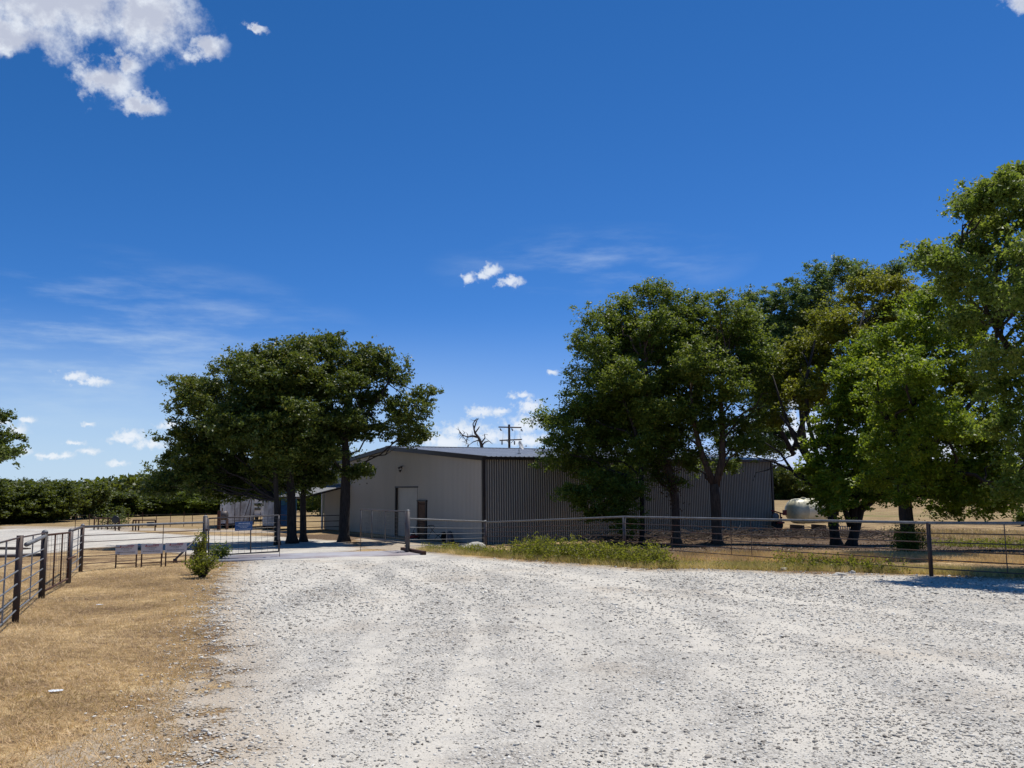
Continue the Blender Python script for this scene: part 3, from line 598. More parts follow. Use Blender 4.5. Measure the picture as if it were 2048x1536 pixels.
tree('shade_tree', 'tree with a trunk forked in two above the fence, in front of the side wall', 'tree', base_of(q3), [q3, q3a, q3b], lobes_px(
    [(1390, 605, 40, 26), (1440, 610, 40, 24), (1480, 640, 34, 34), (1410, 670, 52, 50), (1470, 710, 42, 46), (1380, 750, 44, 44), (1500, 780, 32, 40), (1450, 790, 40, 26), (1370, 830, 40, 36), (1345, 890, 34, 28), (1480, 850, 36, 26), (1395, 905, 30, 16), (1490, 890, 30, 24), (1440, 885, 22, 14), (1510, 700, 26, 40), (1430, 730, 50, 44), (1500, 640, 26, 30), (1380, 690, 44, 44), (1420, 835, 30, 24), (1365, 640, 36, 36), (1370, 790, 40, 40), (1460, 660, 46, 40), (1520, 740, 30, 40), (1530, 820, 24, 36), (1500, 900, 34, 26), (1350, 860, 36, 34), (1400, 790, 40, 36), (1400, 720, 46, 44, -3), (1460, 760, 40, 40, -3), (1430, 850, 36, 28, -1.5), (1450, 930, 34, 14), (1380, 930, 24, 14), (1560, 720, 26, 36), (1555, 790, 22, 28)], 46.5, 1.2, 1.4), 'elm', .105, 42, .55, 1.15, RG, 'bark_red', vbias=.1)
# pale feathery tree behind
q4 = stem_px([(1668, 1050), (1640, 970), (1610, 900), (1600, 800), (1600, 690)], 64, .30, .10)
q4b = ([at(1588, 900, 60), at(1620, 800, 60), at(1650, 700, 61), at(1690, 600, 61)], [.2, .15, .11, .05])
q4c = ([at(1588, 910, 60), at(1545, 830, 60), at(1520, 740, 60), at(1510, 660, 60)], [.18, .13, .09, .04])
tree('ash_tree', 'tall feathery blue green tree rising behind the yellowish one', 'tree', base_of(q4), [q4, q4b, q4c], lobes_px(
    [(1500, 600, 16, 26), (1495, 660, 28, 50), (1535, 620, 18, 40), (1560, 600, 16, 30), (1590, 585, 18, 38), (1640, 560, 20, 40), (1625, 600, 30, 40), (1685, 545, 24, 28), (1715, 540, 22, 22), (1740, 560, 26, 24), (1800, 540, 18, 20), (1835, 530, 14, 16), (1560, 690, 52, 56), (1620, 660, 50, 40), (1540, 770, 34, 44), (1515, 860, 28, 34), (1510, 730, 30, 40), (1545, 880, 40, 34), (1530, 940, 20, 12), (1525, 800, 34, 40), (1580, 760, 40, 40), (1650, 640, 40, 40), (1770, 560, 34, 26), (1575, 640, 34, 40), (1530, 700, 30, 40)], 61, 1.1, 1.5), 'ash', .12, 34, .5, 1.3, RG)
# multi stemmed leaning tree
q5 = stem_px([(1672, 1060), (1660, 1000), (1640, 950), (1600, 880), (1560, 830)], 43, .26, .06)
q5l = [([at(1662, 1005, 43), at(1620, 930, 43.2), at(1585, 870, 43.4), at(1560, 800, 43.6), at(1545, 750, 43.8)], [.15, .11, .09, .06, .03]),
       ([at(1655, 985, 43), at(1590, 950, 43.4), at(1560, 905, 43.4), at(1530, 885, 43.6)], [.11, .08, .05, .03]),
       ([at(1664, 1020, 43), at(1640, 930, 43.4), at(1615, 840, 43.4), at(1612, 760, 43.6), at(1630, 680, 43.6)], [.17, .13, .10, .08, .04]),
       ([at(1670, 1030, 43), at(1672, 930, 43.4), at(1680, 820, 43.4), at(1700, 720, 43.4), at(1730, 620, 43.4)], [.19, .15, .12, .08, .04]),
       ([at(1650, 978, 42.6), at(1600, 948, 42.4), at(1550, 925, 42.2), at(1505, 912, 42)], [.10, .07, .05, .02]),
       ([at(1560, 928, 42.2), at(1535, 940, 42), at(1512, 945, 42), at(1506, 962, 42)], [.04, .03, .02, .01])]
tree('yellowing_oak_tree', 'many stemmed tree with yellowish olive foliage, its bare limbs fanning up beside the building end', 'tree', base_of(q5), [q5] + q5l, lobes_px(
    [(1740, 575, 40, 22), (1790, 575, 34, 18), (1700, 600, 34, 28), (1690, 660, 44, 30), (1750, 640, 50, 40), (1650, 700, 44, 36), (1600, 730, 38, 34), (1700, 730, 50, 40), (1580, 790, 30, 24), (1630, 770, 36, 28), (1560, 840, 24, 14), (1790, 630, 40, 34), (1740, 690, 46, 34), (1820, 600, 36, 24), (1660, 640, 36, 30), (1660, 740, 40, 34), (1600, 690, 30, 26), (1605, 790, 30, 34), (1570, 750, 26, 30), (1640, 800, 36, 30)], 45, 1.1, 1.4), 'yellow_oak', .11, 38, .5, 1.4, RG)
# bright green tree leaning right behind the big trunk
q6 = stem_px([(1700, 1060), (1720, 1020), (1755, 990), (1790, 965), (1800, 900), (1790, 820)], 41, .24, .08)
q6b = ([at(1704, 1050, 41), at(1712, 980, 41), at(1735, 900, 41), at(1740, 820, 41), at(1760, 740, 41)], [.22, .18, .14, .10, .05])
q6c = ([at(1700, 1052, 41), at(1680, 990, 40.6), at(1660, 920, 40.4), at(1655, 860, 40.2)], [.14, .11, .08, .04])
q6d = ([at(1690, 600 + 150, 41), at(1665, 830, 40.6), at(1640, 800, 40.4)], [.05, .05, .02])
tree('leaning_tree', 'bright green tree with leaning trunks and low foliage beside the cream tank', 'tree', base_of(q6), [q6, q6b, q6c], lobes_px(
    [(1650, 850, 36, 22), (1640, 880, 30, 24), (1690, 820, 46, 32), (1660, 930, 42, 32), (1668, 975, 34, 28), (1676, 1010, 36, 30), (1650, 1000, 18, 20), (1630, 925, 24, 16), (1650, 960, 30, 24), (1730, 760, 54, 42), (1760, 840, 56, 46), (1720, 900, 52, 40), (1700, 740, 36, 30), (1720, 800, 52, 44), (1690, 890, 46, 40), (1780, 980, 40, 24), (1740, 990, 36, 20), (1760, 800, 46, 40), (1790, 760, 46, 46), (1700, 960, 40, 30), (1770, 930, 46, 36), (1740, 700, 40, 34)], 40.5, 1.1, 1.2), 'maple', .115, 40, .5, 1.15, RG)
# big trunk tree by the fence
q7 = stem_px([(1820, 1096), (1812, 1030), (1806, 960), (1812, 880), (1830, 800), (1850, 700)], 31, .27, .10)
q7b = ([at(1808, 950, 31), at(1870, 880, 30.6), at(1930, 820, 30.2), at(1990, 760, 30)], [.15, .12, .09, .04])
q7c = ([at(1810, 900, 31), at(1770, 830, 31.2), at(1740, 780, 31.4)], [.13, .10, .04])
q7d = ([at(1809, 960, 31), at(1880, 940, 30.2), at(1950, 950, 29.6), at(2000, 985, 29.2)], [.12, .09, .06, .03])
tree('maple_tree', 'broad green tree with one thick dark ivy trunk right behind the pipe fence', 'tree', base_of(q7), [q7, q7b, q7c, q7d], lobes_px(
    [(1830, 620, 46, 34), (1880, 590, 46, 34), (1850, 690, 60, 46), (1920, 670, 56, 50), (1790, 700, 36, 34), (1840, 780, 60, 50), (1920, 770, 60, 56), (1780, 850, 44, 38), (1860, 860, 56, 44), (1940, 870, 60, 50), (1800, 920, 50, 34), (1870, 930, 56, 34), (1760, 900, 34, 28), (1950, 950, 56, 36), (1900, 985, 44, 22), (1740, 960, 28, 16), (1890, 1018, 34, 14), (1960, 1000, 40, 20), (1930, 620, 40, 34), (1960, 720, 50, 50), (1980, 850, 50, 50), (1840, 830, 50, 44), (1990, 930, 50, 40), (2040, 980, 50, 30), (1880, 960, 50, 30), (1800, 660, 44, 40), (1760, 740, 30, 30), (1780, 790, 40, 36), (1850, 880, 50, 40, -2), (1900, 840, 50, 44, -3), (1830, 740, 50, 40, -3), (1840, 950, 40, 24, -1), (1980, 1000, 50, 22), (1930, 990, 40, 24), (1810, 990, 24, 14)], 30.5, 1.1, 1.2), 'maple', .085, 46, .42, 1.1, RG, vbias=-.02)
_c = at(1822, 1060, 30.7) + RS.randn(900, 3) * np.array([.28, .2, .45]); 
# tall tree at the right edge, overhanging the drive
q8 = stem_px([(2190, 1120), (2180, 1000), (2150, 850), (2120, 700), (2100, 560), (2080, 430)], 25.5, .34, .08)
q8b = ([at(2150, 850, 25.5), at(2080, 760, 24), at(2020, 700, 22.6), at(1980, 640, 21.8)], [.16, .12, .09, .04])
q8c = ([at(2120, 700, 25.5), at(2040, 600, 24), at(1960, 530, 22.5), at(1880, 505, 21.8)], [.14, .1, .07, .03])
q8d = ([at(2170, 930, 25.4), at(2090, 900, 24), at(2030, 900, 22.8)], [.16, .12, .05])
tree('cottonwood_tree', 'tallest tree at the right edge of the picture, its branches overhanging the gravel', 'tree', base_of(q8), [q8, q8b, q8c, q8d], lobes_px(
    [(2040, 350, 12, 14), (2005, 380, 14, 18), (2050, 400, 30, 34), (1965, 400, 26, 10), (1990, 436, 24, 24), (1948, 418, 9, 5), (2040, 450, 46, 46), (1970, 470, 26, 30), (1960, 500, 46, 24), (1880, 522, 14, 6), (1850, 512, 12, 5), (1915, 535, 24, 12), (2010, 530, 54, 44), (1950, 560, 40, 26), (2080, 540, 50, 60), (2060, 640, 60, 50), (1990, 620, 44, 36), (1940, 640, 40, 30), (1900, 580, 30, 20), (2000, 710, 52, 46), (2080, 740, 60, 60), (2160, 640, 80, 80), (2230, 760, 90, 90), (2180, 480, 80, 80), (2075, 440, 40, 46), (2000, 580, 46, 34), (1990, 375, 9, 12), (2012, 362, 8, 12), (1935, 398, 10, 6), (2140, 380, 50, 50), (2120, 560, 60, 50, -3), (2200, 650, 80, 60, -3), (2060, 500, 46, 36, -2.8), (2040, 590, 40, 30, -3)], 21.6, 1.1, 1.4)
     + lobes_px([(2020, 800, 46, 44), (2090, 850, 60, 56), (1980, 770, 34, 30), (2040, 900, 46, 34), (2100, 950, 60, 40), (2190, 900, 80, 60), (2300, 850, 90, 80), (2040, 975, 30, 20), (2010, 850, 30, 24)], 22.6, 1.1, .8), 'cotton', .075, 42, .38, .85, RG, vbias=.03)

# ------------------------------------------------------------------ distant trees
def far_proto(seed, mname, h, w, lobes_n=9, leaf=.22):
    st = RS.get_state(); RS.seed(seed)
    lob = []
    for i in range(lobes_n):
        a = RS.rand() * 2 * pi; rr = RS.rand() ** .6 * w * .34; zz = h * (.22 + .62 * RS.rand()); q = w * RS.uniform(.16, .28) * (1.15 - .45 * zz / h)
        lob.append(((cos(a) * rr, sin(a) * rr, zz), (q, q, q * .8)))
    lob.append(((0, 0, h * .45), (w * .33, w * .33, h * .32))); lob.append(((0, 0, h * .16), (w * .34, w * .34, h * .14)))
    out = (lob, mname, h, leaf); RS.set_state(st); return out
def far_tree(seed, mname, loc, h, w, label, group, name='field_tree', leaf=.19):
    lob, _, _, _ = far_proto(seed, mname, h, w)
    L = np.array([loc[0], loc[1], G(loc[0], loc[1])]); lob = [(np.array(c) + L, r) for c, r in lob]
    st = ([L + (0, 0, -.1), L + (.1, 0, h * .4), L + (0, .1, h * .75)], [h * .03, h * .022, h * .008])
    return tree(name, label, 'tree', tuple(L), [st], lob, mname, leaf, 16, h * .10, 1.1, group, twig=False)
def copy_tree(src, loc, rz, sc, label):
    r = src.copy(); COL.objects.link(r); r.location = loc; r.rotation_euler = (0, 0, rz); r.scale = (sc[0], sc[0], sc[1]); r['label'] = label
    for ch in list(src.children):
        c = ch.copy(); COL.objects.link(c); c.parent = r
    return r
TLG = 'bushy trees along the far edge of the left field'
tl = [ # px, Y, top py, label
    (20, 88, 945, 'darkest round tree at the left end of the far tree line, at the picture edge'),
    (85, 90, 948, 'tall spreading tree of the far line above the dry grass tip, left part'),
    (150, 97, 958, 'low dark tree of the far line beside the tall spreading one'),
    (195, 101, 968, 'mid green bushy tree of the far line above the rusty gate frame'),
    (240, 104, 966, 'mid green tree of the far line above the round barrel lid'),
    (285, 106, 970, 'bushy tree of the far line above the panel with a small sign'),
    (325, 107, 972, 'light green bushy tree of the far line right of the small sign'),
    (365, 108, 970, 'light green tree of the far line under the left oak branches'),
    (402, 109, 972, 'bright tree of the far line just left of the white trailer'),
    (436, 110, 970, 'tree of the far line directly behind the small smoker tank'),
    (515, 112, 968, 'light green tree seen in the gap between the two white trailers'),
    (620, 118, 964, 'tree seen under the oaks above the metal canopy'),
    (-70, 84, 940, 'far line tree just beyond the left edge of the picture'),
    (-180, 84, 938, 'far line tree well beyond the left edge of the picture')]
protos = [far_tree(11, 'far_tree', (foot(85, 90)[0], 90), 5.6, 8.5, 'x', TLG), far_tree(12, 'far_tree', (foot(195, 101)[0], 101), 4.6, 6.2, 'x', TLG),
          far_tree(13, 'far_bright', (foot(365, 108)[0], 108), 4.4, 6.0, 'x', TLG), far_tree(14, 'far_bright', (foot(515, 112)[0], 112), 4.7, 6.4, 'x', TLG)]
used = {85: 0, 195: 1, 365: 2, 515: 3}
for i, (px, Y, tpy, lab) in enumerate(tl):
    P = foot(px, Y); hh = at(px, tpy, Y)[2] - P[2]
    if px in used:
        protos[used[px]]['label'] = lab; k = used[px]; h0 = (5.6, 4.6, 4.4, 4.7)[k]; protos[k].scale = (1.05, 1.05, hh / h0 * (.82 if px > 150 else 1)); continue
    k = (0 if px < 100 else 1 if px < 300 else 2 + i % 2); h0 = (5.6, 4.6, 4.4, 4.7)[k]
    copy_tree(protos[k], tuple(P), i * 2.1, (RS.uniform(.95, 1.3), hh / h0 * RS.uniform(.8, 1.05) * (.82 if px > 150 else 1)), lab)
TRG = 'trees along the far edge of the right field'
tr_ = [(1560, 930, 'dark tree of the far right line just past the end of the building'), (1600, 940, 'tree of the far right line above the cream tank'), (1640, 935, 'tree of the far right line behind the low branches of the leaning tree'),
       (1690, 945, 'tree of the far right line left of the big ivy trunk'), (1740, 950, 'low tree of the far right line glimpsed just left of the big ivy trunk'), (1800, 945, 'tree of the far right line behind the big ivy trunk'),
       (1860, 950, 'tree of the far right line just right of the big ivy trunk'), (1920, 945, 'tree of the far right line above the hanging dark branches'), (1985, 950, 'tree of the far right line near the right picture edge'), (2050, 945, 'tree of the far right line at the right picture edge'), (2130, 940, 'tree of the far right line beyond the right picture edge')]
pr = far_tree(21, 'far_tree', (foot(1560, 176)[0], 176), 7.4, 11, tr_[0][2], TRG, leaf=.3); pr.scale = (1, 1, 1)
for i, (px, tpy, lab) in enumerate(tr_):
    if i == 0: continue
    Y = 178 + (i % 3) * 4; P = foot(px, Y); hh = at(px, tpy, Y)[2] - P[2]
    copy_tree(pr, tuple(P), i * 1.7, (RS.uniform(.85, 1.15), hh / 7.4), lab)
# trees behind the gable
P = foot(665, 100); tb_ = far_tree(31, 'far_bright', (P[0], 100), 9.2, 9, 'light green tree showing between the oak trunk and the sloping gable roof', None, 'pasture_tree', leaf=.2)
P = foot(735, 104); tb2 = far_tree(32, 'far_bright', (P[0], 104), 8.4, 8, 'light green tree peeking over the gable roof behind the open oak', None, 'pasture_tree', leaf=.2)
# far wood on the rise: one mass
def far_wood():
    C = []; V = []
    for (x0, x1, y0, y1, h0, h1) in ((-330, -60, 260, 330, 4.5, 7.2), (-60, 60, 300, 380, 2.5, 3.6), (60, 420, 260, 340, 5, 8), (-420, -250, 120, 260, 4, 7)):
        n = 1500
        bx = RS.uniform(x0, x1, n); by = RS.uniform(y0, y1, n); hh = RS.uniform(h0, h1, n) * (1 + .2 * np.sin(bx * .05))
        for i in range(n):
            m = 30; q = RS.randn(m, 3) * np.array([2.2, 2.2, 1.0]); z = np.where(np.arange(m) % 2 == 0, np.abs(q[:, 2]) * -1.2 + hh[i], RS.rand(m) * hh[i])
            C.append(np.stack([bx[i] + q[:, 0], by[i] + q[:, 1], np.maximum(z, RS.rand(m) * 2) + g(bx[i], by[i])], 1)); V.append(np.full(m, RS.rand() * .8))
    o = leaf_obj('far_wood', np.concatenate(C), np.concatenate(V), 1.0, M['far_tree'], None)
    tag(o, 'dark woodland on the rise along the horizon', 'wood', kind='stuff')
far_wood()

# ------------------------------------------------------------------ the metal building
A0 = np.array([-1.588, 47.076]); ANG = atan2(0.5352, 0.8447); EAVE, PEAK, LEN, WID = 4.72, 5.74, 22.85, 24.6
ZB = -1.5
BLD = thing('metal_building', 'long low metal building with beige gable wall, dark ribbed side wall and pale metal roof', 'building', (A0[0], A0[1], ZB), ANG)
# local frame: X along the side wall (away to the right), Y along the gable wall (away to the left)
def rib(L, pitch=.1524, rw=.036, sl=.028, dp=.036):
    pts = [(0, 0)]; x = 0
    while x < L - pitch:
        pts += [(x + pitch - rw - 2 * sl, 0), (x + pitch - rw - sl, dp), (x + pitch - sl, dp), (x + pitch, 0)]; x += pitch
    pts.append((L, 0)); return pts
def roof_h(y): return EAVE + (PEAK - EAVE) * (1 - abs(y - WID / 2) / (WID / 2))
def wall_strip(pr, base, top, fn):
    b = MB(); n = len(pr); V = []
    for t, d in pr: V.append(fn(t, d, base)); V.append(fn(t, d, top(t)))
    return b.add(V, [(2 * i, 2 * i + 2, 2 * i + 3, 2 * i + 1) for i in range(n - 1)])
# gable wall (with hole left for the roll up door): split in three strips
D0, D1, DH = 8.08, 11.35, 3.08     # roll up door
gp_ = rib(WID)
def gable(t0, t1, zb, name):
    pr_ = [(t, d) for t, d in gp_ if t0 <= t <= t1]
    if pr_[0][0] > t0: pr_.insert(0, (t0, 0))
    if pr_[-1][0] < t1: pr_.append((t1, 0))
    return wall_strip(pr_, zb, lambda t: roof_h(t) - .03, lambda t, d, z: (-d, t, z))
b = MB()
for t0, t1, zb in ((0, D0, -.05), (D0, D1, DH), (D1, WID, -.05)):
    s_ = gable(t0, t1, zb, ''); b.add(s_.v, s_.f)
b.build('gable_wall', M['panel'], BLD, world=False)
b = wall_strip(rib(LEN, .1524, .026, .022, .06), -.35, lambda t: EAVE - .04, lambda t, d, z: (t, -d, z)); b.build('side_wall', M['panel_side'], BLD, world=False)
b = MB(); b.box((LEN + .02, WID / 2, EAVE / 2 - .05), (.04, WID, EAVE - .1)); b.box((LEN / 2, WID + .02, EAVE / 2 - .05), (LEN, .04, EAVE - .1)); b.build('back_walls', M['panel_side'], BLD, world=False)
# roof: ribs run down the slope
for sgn, nm in ((0, 'roof'), (1, 'roof')):
    pr_ = rib(LEN + .5, .305, .05, .03, .032); V = []; b = MB(); sl_ = (PEAK - EAVE) / (WID / 2)
    y0 = -.35 if sgn == 0 else WID + .35; z0 = EAVE - .35 * sl_ + .06
    for t, d in pr_: V.append((t - .25, y0, z0 + d)); V.append((t - .25, WID / 2, PEAK + .06 + d))
    n = len(pr_); b.add(V, [(2 * i, 2 * i + 2, 2 * i + 3, 2 * i + 1) for i in range(n - 1)]); o = b.build(nm, M['roof'], BLD, world=False)
b = MB(); b.box((LEN / 2, WID / 2, PEAK + .11), (LEN + .52, .5, .03)); b.build('ridge_cap', M['roof'], BLD, world=False)
# trims
b = MB(); n_ = 0
L2 = sqrt((WID / 2) ** 2 + (PEAK - EAVE) ** 2); ra = atan2(PEAK - EAVE, WID / 2)
for s_ in (1, -1):
    yc = WID / 2 - s_ * (WID / 4 + .15); zc = (EAVE + PEAK) / 2 - .035 - .15 * math.tan(ra)
    Mx = Matrix.Rotation(s_ * ra, 3, 'X')
    b.box((-.14, yc, zc), (.22, L2 + .32, .26), M=Mx)
b.build('rake_trim', M['trim'], BLD, world=False)
b = MB(); b.box((LEN / 2, -.22, EAVE - .05), (LEN + .44, .18, .16)); b.build('eave_gutter', M['trim'], BLD, world=False)
b = MB(); b.box((-.012, -.012, EAVE / 2 - .1), (.16, .16, EAVE - .1)); b.build('corner_trim', M['trim'], BLD, world=False)
b = MB(); b.box((LEN + .01, -.012, EAVE / 2 - .1), (.16, .16, EAVE - .1)); b.build('corner_trim', M['trim'], BLD, world=False)
b = MB(); b.box((LEN / 2, WID / 2, -.2), (LEN - .1, WID - .1, .3)); b.box((-.35, 9.5, -.06), (.7, 4.4, .12)); b.build('floor_slab', M['slab'], BLD, world=False)
# roll up door
b = MB(); dr = MB(); nsl = 15
for i in range(nsl):
    z = i * DH / nsl; dr.box((.13, (D0 + D1) / 2, z + DH / nsl / 2), (.02, D1 - D0 - .04, DH / nsl - .014)); dr.box((.145, (D0 + D1) / 2, z + DH / nsl), (.02, D1 - D0 - .04, .03))
RD = dr.build('roll_up_door', M['door'], BLD, world=False)
b.box((.06, D1 + .0, DH / 2), (.2, .10, DH)); b.box((.06, D0, DH / 2), (.2, .06, DH)); b.box((.06, (D0 + D1) / 2, DH + .05), (.2, D1 - D0 + .16, .10)); b.build('door_frame', M['trim'], BLD, world=False)
# walk door with bars
w0, w1, wh = 6.85, 7.85, 2.24
WDR = MB().box((-.05, (w0 + w1) / 2, wh / 2), (.05, w1 - w0, wh)).build('walk_door', M['tan_door'], BLD, world=False)
b = MB(); b.box((-.07, w0 - .04, wh / 2), (.11, .08, wh)); b.box((-.07, w1 + .06, wh / 2), (.11, .14, wh)); b.box((-.07, (w0 + w1) / 2, wh + .05), (.13, w1 - w0 + .28, .1)); b.build('door_frame', M['trim'], WDR, world=False)
b = MB()
for i in range(6): b.box((-.11, w0 + .1 + i * .16, wh / 2), (.03, .035, wh - .04))
for z in (.15, 1.05, 2.1): b.box((-.125, (w0 + w1) / 2, z), (.03, w1 - w0, .05))
b.build('security_bars', M['rust'], WDR, world=False)
# twin floodlight
FL = MB().box((-.06, 10.3, 4.42), (.07, .16, .16)).build('floodlight', M['white'], BLD, world=False, bevel=.01)
for dy, dz in ((-.17, .05), (.15, -.02), (0, -.2)):
    b = MB(); b.lathe((-.12, 10.3 + dy, 4.42 + dz), [(.035, 0), (.05, .05), (.085, .12), (.085, .14)], 12, axis=(-.7, dy * 2, -.5)); b.build('lamp_head', M['black'], FL, world=False)
MB().box((-.03, 16.1, 3.4), (.05, .07, .09)).build('outlet_box', M['black'], BLD, world=False)
# satellite dish on the roof
dp = at(1038, 899, 52); rp = to_local(dp[None], BLD)[0]; zr = roof_h(rp[1]) + .09
DISH = thing('satellite_dish', 'small grey satellite dish mounted on the metal roof', 'satellite dish', tuple((lambda L: (A0[0] + L[0] * cos(ANG) - L[1] * sin(ANG), A0[1] + L[0] * sin(ANG) + L[1] * cos(ANG), ZB + zr))(rp)))
o_ = np.array(DISH.location)
b = MB(); b.tube([o_, o_ + (0, 0, .3), o_ + (.05, -.03, .42)], .022, 8); b.box(o_ + (0, 0, .01), (.25, .25, .02)); b.build('mast', M['pipe_light'], DISH)
b = MB(); b.lathe(o_ + (.03, .02, .48), [(.02, 0), (.14, .02), (.24, .06), (.31, .12), (.30, .125), (.23, .075), (.13, .035), (.01, .02)], 20, axis=(.8, -.3, .35)); b.build('reflector', M['sign_white'], DISH, smooth=True)
b = MB(); b.tube([o_ + (.03, .02, .3), o_ + (.42, -.12, .42)], .012, 6); b.box(o_ + (.43, -.12, .45), (.07, .07, .1)); b.build('feed_arm', M['white'], DISH)

# ------------------------------------------------------------------ utility pole and dead tree
P = foot(1020, 100); UP = thing('utility_pole', 'wooden utility pole with two crossarms rising behind the roof', 'utility pole', tuple(P))
topz = at(1020, 849, 100)[2]
b = MB(); b.tube([P + (0, 0, -.2), (P[0], P[1], topz)], [.17, .13], 12); b.build('pole', M['deadwood'], UP)
def arm(py, l0, l1, hang):
    z0 = at(l0[0], l0[1], 100); z1 = at(l1[0], l1[1], 100); m_ = (z0 + z1) / 2
    b = MB(); b.tube([z0 + (0, -.16, 0), z1 + (0, -.16, 0)], .075, 4); a = b.build('crossarm', M['deadwood'], UP); return z0, z1
a0_, a1_ = arm(855, (997, 854.3), (1043, 855.3), 0); c0_, c1_ = arm(880, (999, 881), (1044, 879), 0)
for z in (at(1000, 857, 99.8), at(1042, 858, 99.8), at(1023, 857, 99.8)):
    b = MB(); b.lathe(z, [(.03, 0), (.09, .03), (.05, .1), (.09, .14), (.05, .2), (.09, .25), (.03, .34)], 10, axis=(.5, -.3, -.9)); b.build('insulator', M['porcelain'], UP)
for px in (1004, 1029, 1041):
    z = at(px, 882, 99.8); b = MB(); b.lathe(z, [(.03, 0), (.1, .04), (.06, .12), (.1, .18), (.06, .26), (.1, .32), (.04, .45)], 10, axis=(0, 0, -1)); b.build('insulator', M['porcelain'], UP)
for pa in ([(1001, 859), (1006, 862), (1006, 870), (1005, 880)], [(1024, 857), (1030, 863), (1030, 872), (1029, 880)], [(1042, 859), (1040, 863), (1040, 872), (1042, 879)]):
    b = MB(); b.tube([at(x, y, 99.8) for x, y in pa], .012, 5); b.build('jumper_wire', M['wire'], UP)
for s_ in (-1, 1):
    b = MB(); b.tube([at(1020 + s_ * 7, 881, 99.8), at(1020 + s_ * 1.5, 886.5, 99.8)], .03, 5); b.build('brace', M['deadwood'], UP)

P = foot(958, 92); DT = thing('dead_tree', 'bare dead tree with crooked limbs showing above the roof', 'tree', tuple(P))
b = MB()
def zig(pts, Y, r0, r1, n=7): b.tube([at(x, y, Y) for x, y in pts], list(np.linspace(r0, r1, len(pts))), n, cap=False, jit=.1)
b.tube([P + (0, 0, -.1), at(960, 960, 92), at(964, 895, 92)], [.34, .28, .2], 8); zig([(964, 897), (962, 886), (957, 875), (950, 866), (948, 858), (951, 848), (955, 838)], 92, .2, .04)
b.build('trunk', M['deadwood'], DT)
b = MB()
zig([(957, 875), (945, 872), (935, 874), (925, 870), (919, 862)], 92, .12, .03); zig([(950, 866), (956, 858), (959, 853)], 92, .09, .04); zig([(948, 857), (946, 848), (950, 840), (958, 836)], 92, .08, .02)
zig([(963, 892), (970, 884), (978, 882), (985, 888)], 92, .09, .02); zig([(962, 886), (970, 876), (969, 868), (976, 870)], 92, .09, .02); zig([(935, 874), (932, 884), (936, 893)], 92, .05, .01); zig([(958, 880), (946, 884), (938, 890)], 92, .07, .02)
rnd = random.Random(4)
for _ in range(46):
    x, y = rnd.choice([(919, 862), (925, 870), (932, 880), (938, 890), (945, 872), (978, 882), (950, 842), (970, 872), (928, 868), (955, 884), (936, 874)])
    a = rnd.uniform(0, 2 * pi); l = rnd.uniform(5, 13); pts = [(x, y)]
    for _k in range(3): a += rnd.uniform(-.7, .7); pts.append((pts[-1][0] + cos(a) * l / 3, pts[-1][1] + sin(a) * l / 3))
    zig(pts, 92 + rnd.uniform(-.3, .3), .03, .012, 4)
b.build('branches', M['deadwood'], DT)

# ------------------------------------------------------------------ pipe fences
RAILH = 1.24
def fence_run(root, pts, top_r=.036, rods=(.98, .79, .59, .40, .21), rod_r=.012, mat_top='pipe', mat_rod='rod', stays=(), rail_h=RAILH):
    """pts = list of world ground points, rail from first to last"""
    top = [np.array(p) + (0, 0, rail_h) for p in pts]
    b = MB(); b.tube(top, top_r, 10); b.build('top_rail', M[mat_top], root, smooth=True)
    for h in rods:
        b = MB(); dense = []
        for a, c in zip(pts[:-1], pts[1:]):
            for t in np.linspace(0, 1, 7)[:-1]:
                dense.append(np.array(a) * (1 - t) + np.array(c) * t + (0, 0, h - .012 * sin(pi * t)))
        dense.append(np.array(pts[-1]) + (0, 0, h)); b.tube(dense, rod_r, 6); b.build('rod', M[mat_rod], root, smooth=True)
    for (i, t) in stays:
        q = np.array(pts[i]) * (1 - t) + np.array(pts[i + 1]) * t; b = MB(); b.tube([q + (0, .012, rods[-1] - .02), q + (0, .012, rail_h)], .011, 6); b.build('stay', M[mat_rod], root)
def post(root, p, h, r=.05, m='pipe', cap=True):
    p = np.array(p); b = MB(); b.tube([p + (0, 0, -.1), p + (0, 0, h)], r, 14); o = b.build('post', M[m], root, smooth=False)
    me = o.data; me.polygons.foreach_set('use_smooth', [len(q.vertices) == 4 for q in me.polygons])
    if cap:
        b = MB(); b.lathe(p + (0, 0, h), [(r * 1.05, 0), (r * .95, .02), (r * .6, .045), (.005, .055)], 14); b.build('cap', M['pipe_light'], o, smooth=True)
    return o
p1, p2, p3, p4, pg = foot(41, 12.9), foot(90, 16.8), foot(142, 20.9), foot(165, 24.2), foot(410, 28.6)
p0 = p1 + (p1 - p2) * 1.0; p0[2] = G(p0[0], p0[1])
LF = thing('pipe_fence', 'near left pipe fence of thin rods running out of the left edge of the picture', 'fence', tuple(p1))
fence_run(LF, [p0, p1, p2], top_r=.013, rods=(.94, .76, .57, .38, .19), mat_top='rod', mat_rod='wire_zinc', stays=((0, .62), (1, .45)))
post(LF, p1, 1.27, .048, 'pipe_dark', False); post(LF, p2, 1.25, .058, 'pipe_dark'); post(LF, p0, 1.27, .06, 'pipe_dark', False)
b = MB(); b.tube([p1 * .9 + p2 * .1 + (0, .1, 1.12), p2 + (0, 0, 1.18)], .036, 12); b.build('brace_rail', M['pipe_light'], LF, smooth=True)
b = MB(); b.tube([p2 + (-.07, 0, .83), p2 + (-3.4, -1.0, .82)], .035, 10); b.build('brace_rail', M['pipe'], LF, smooth=True)
WG = thing('walk_gate', 'narrow steel walk gate with wire mesh between two thick left fence posts', 'gate', tuple((p2 + p3) / 2))
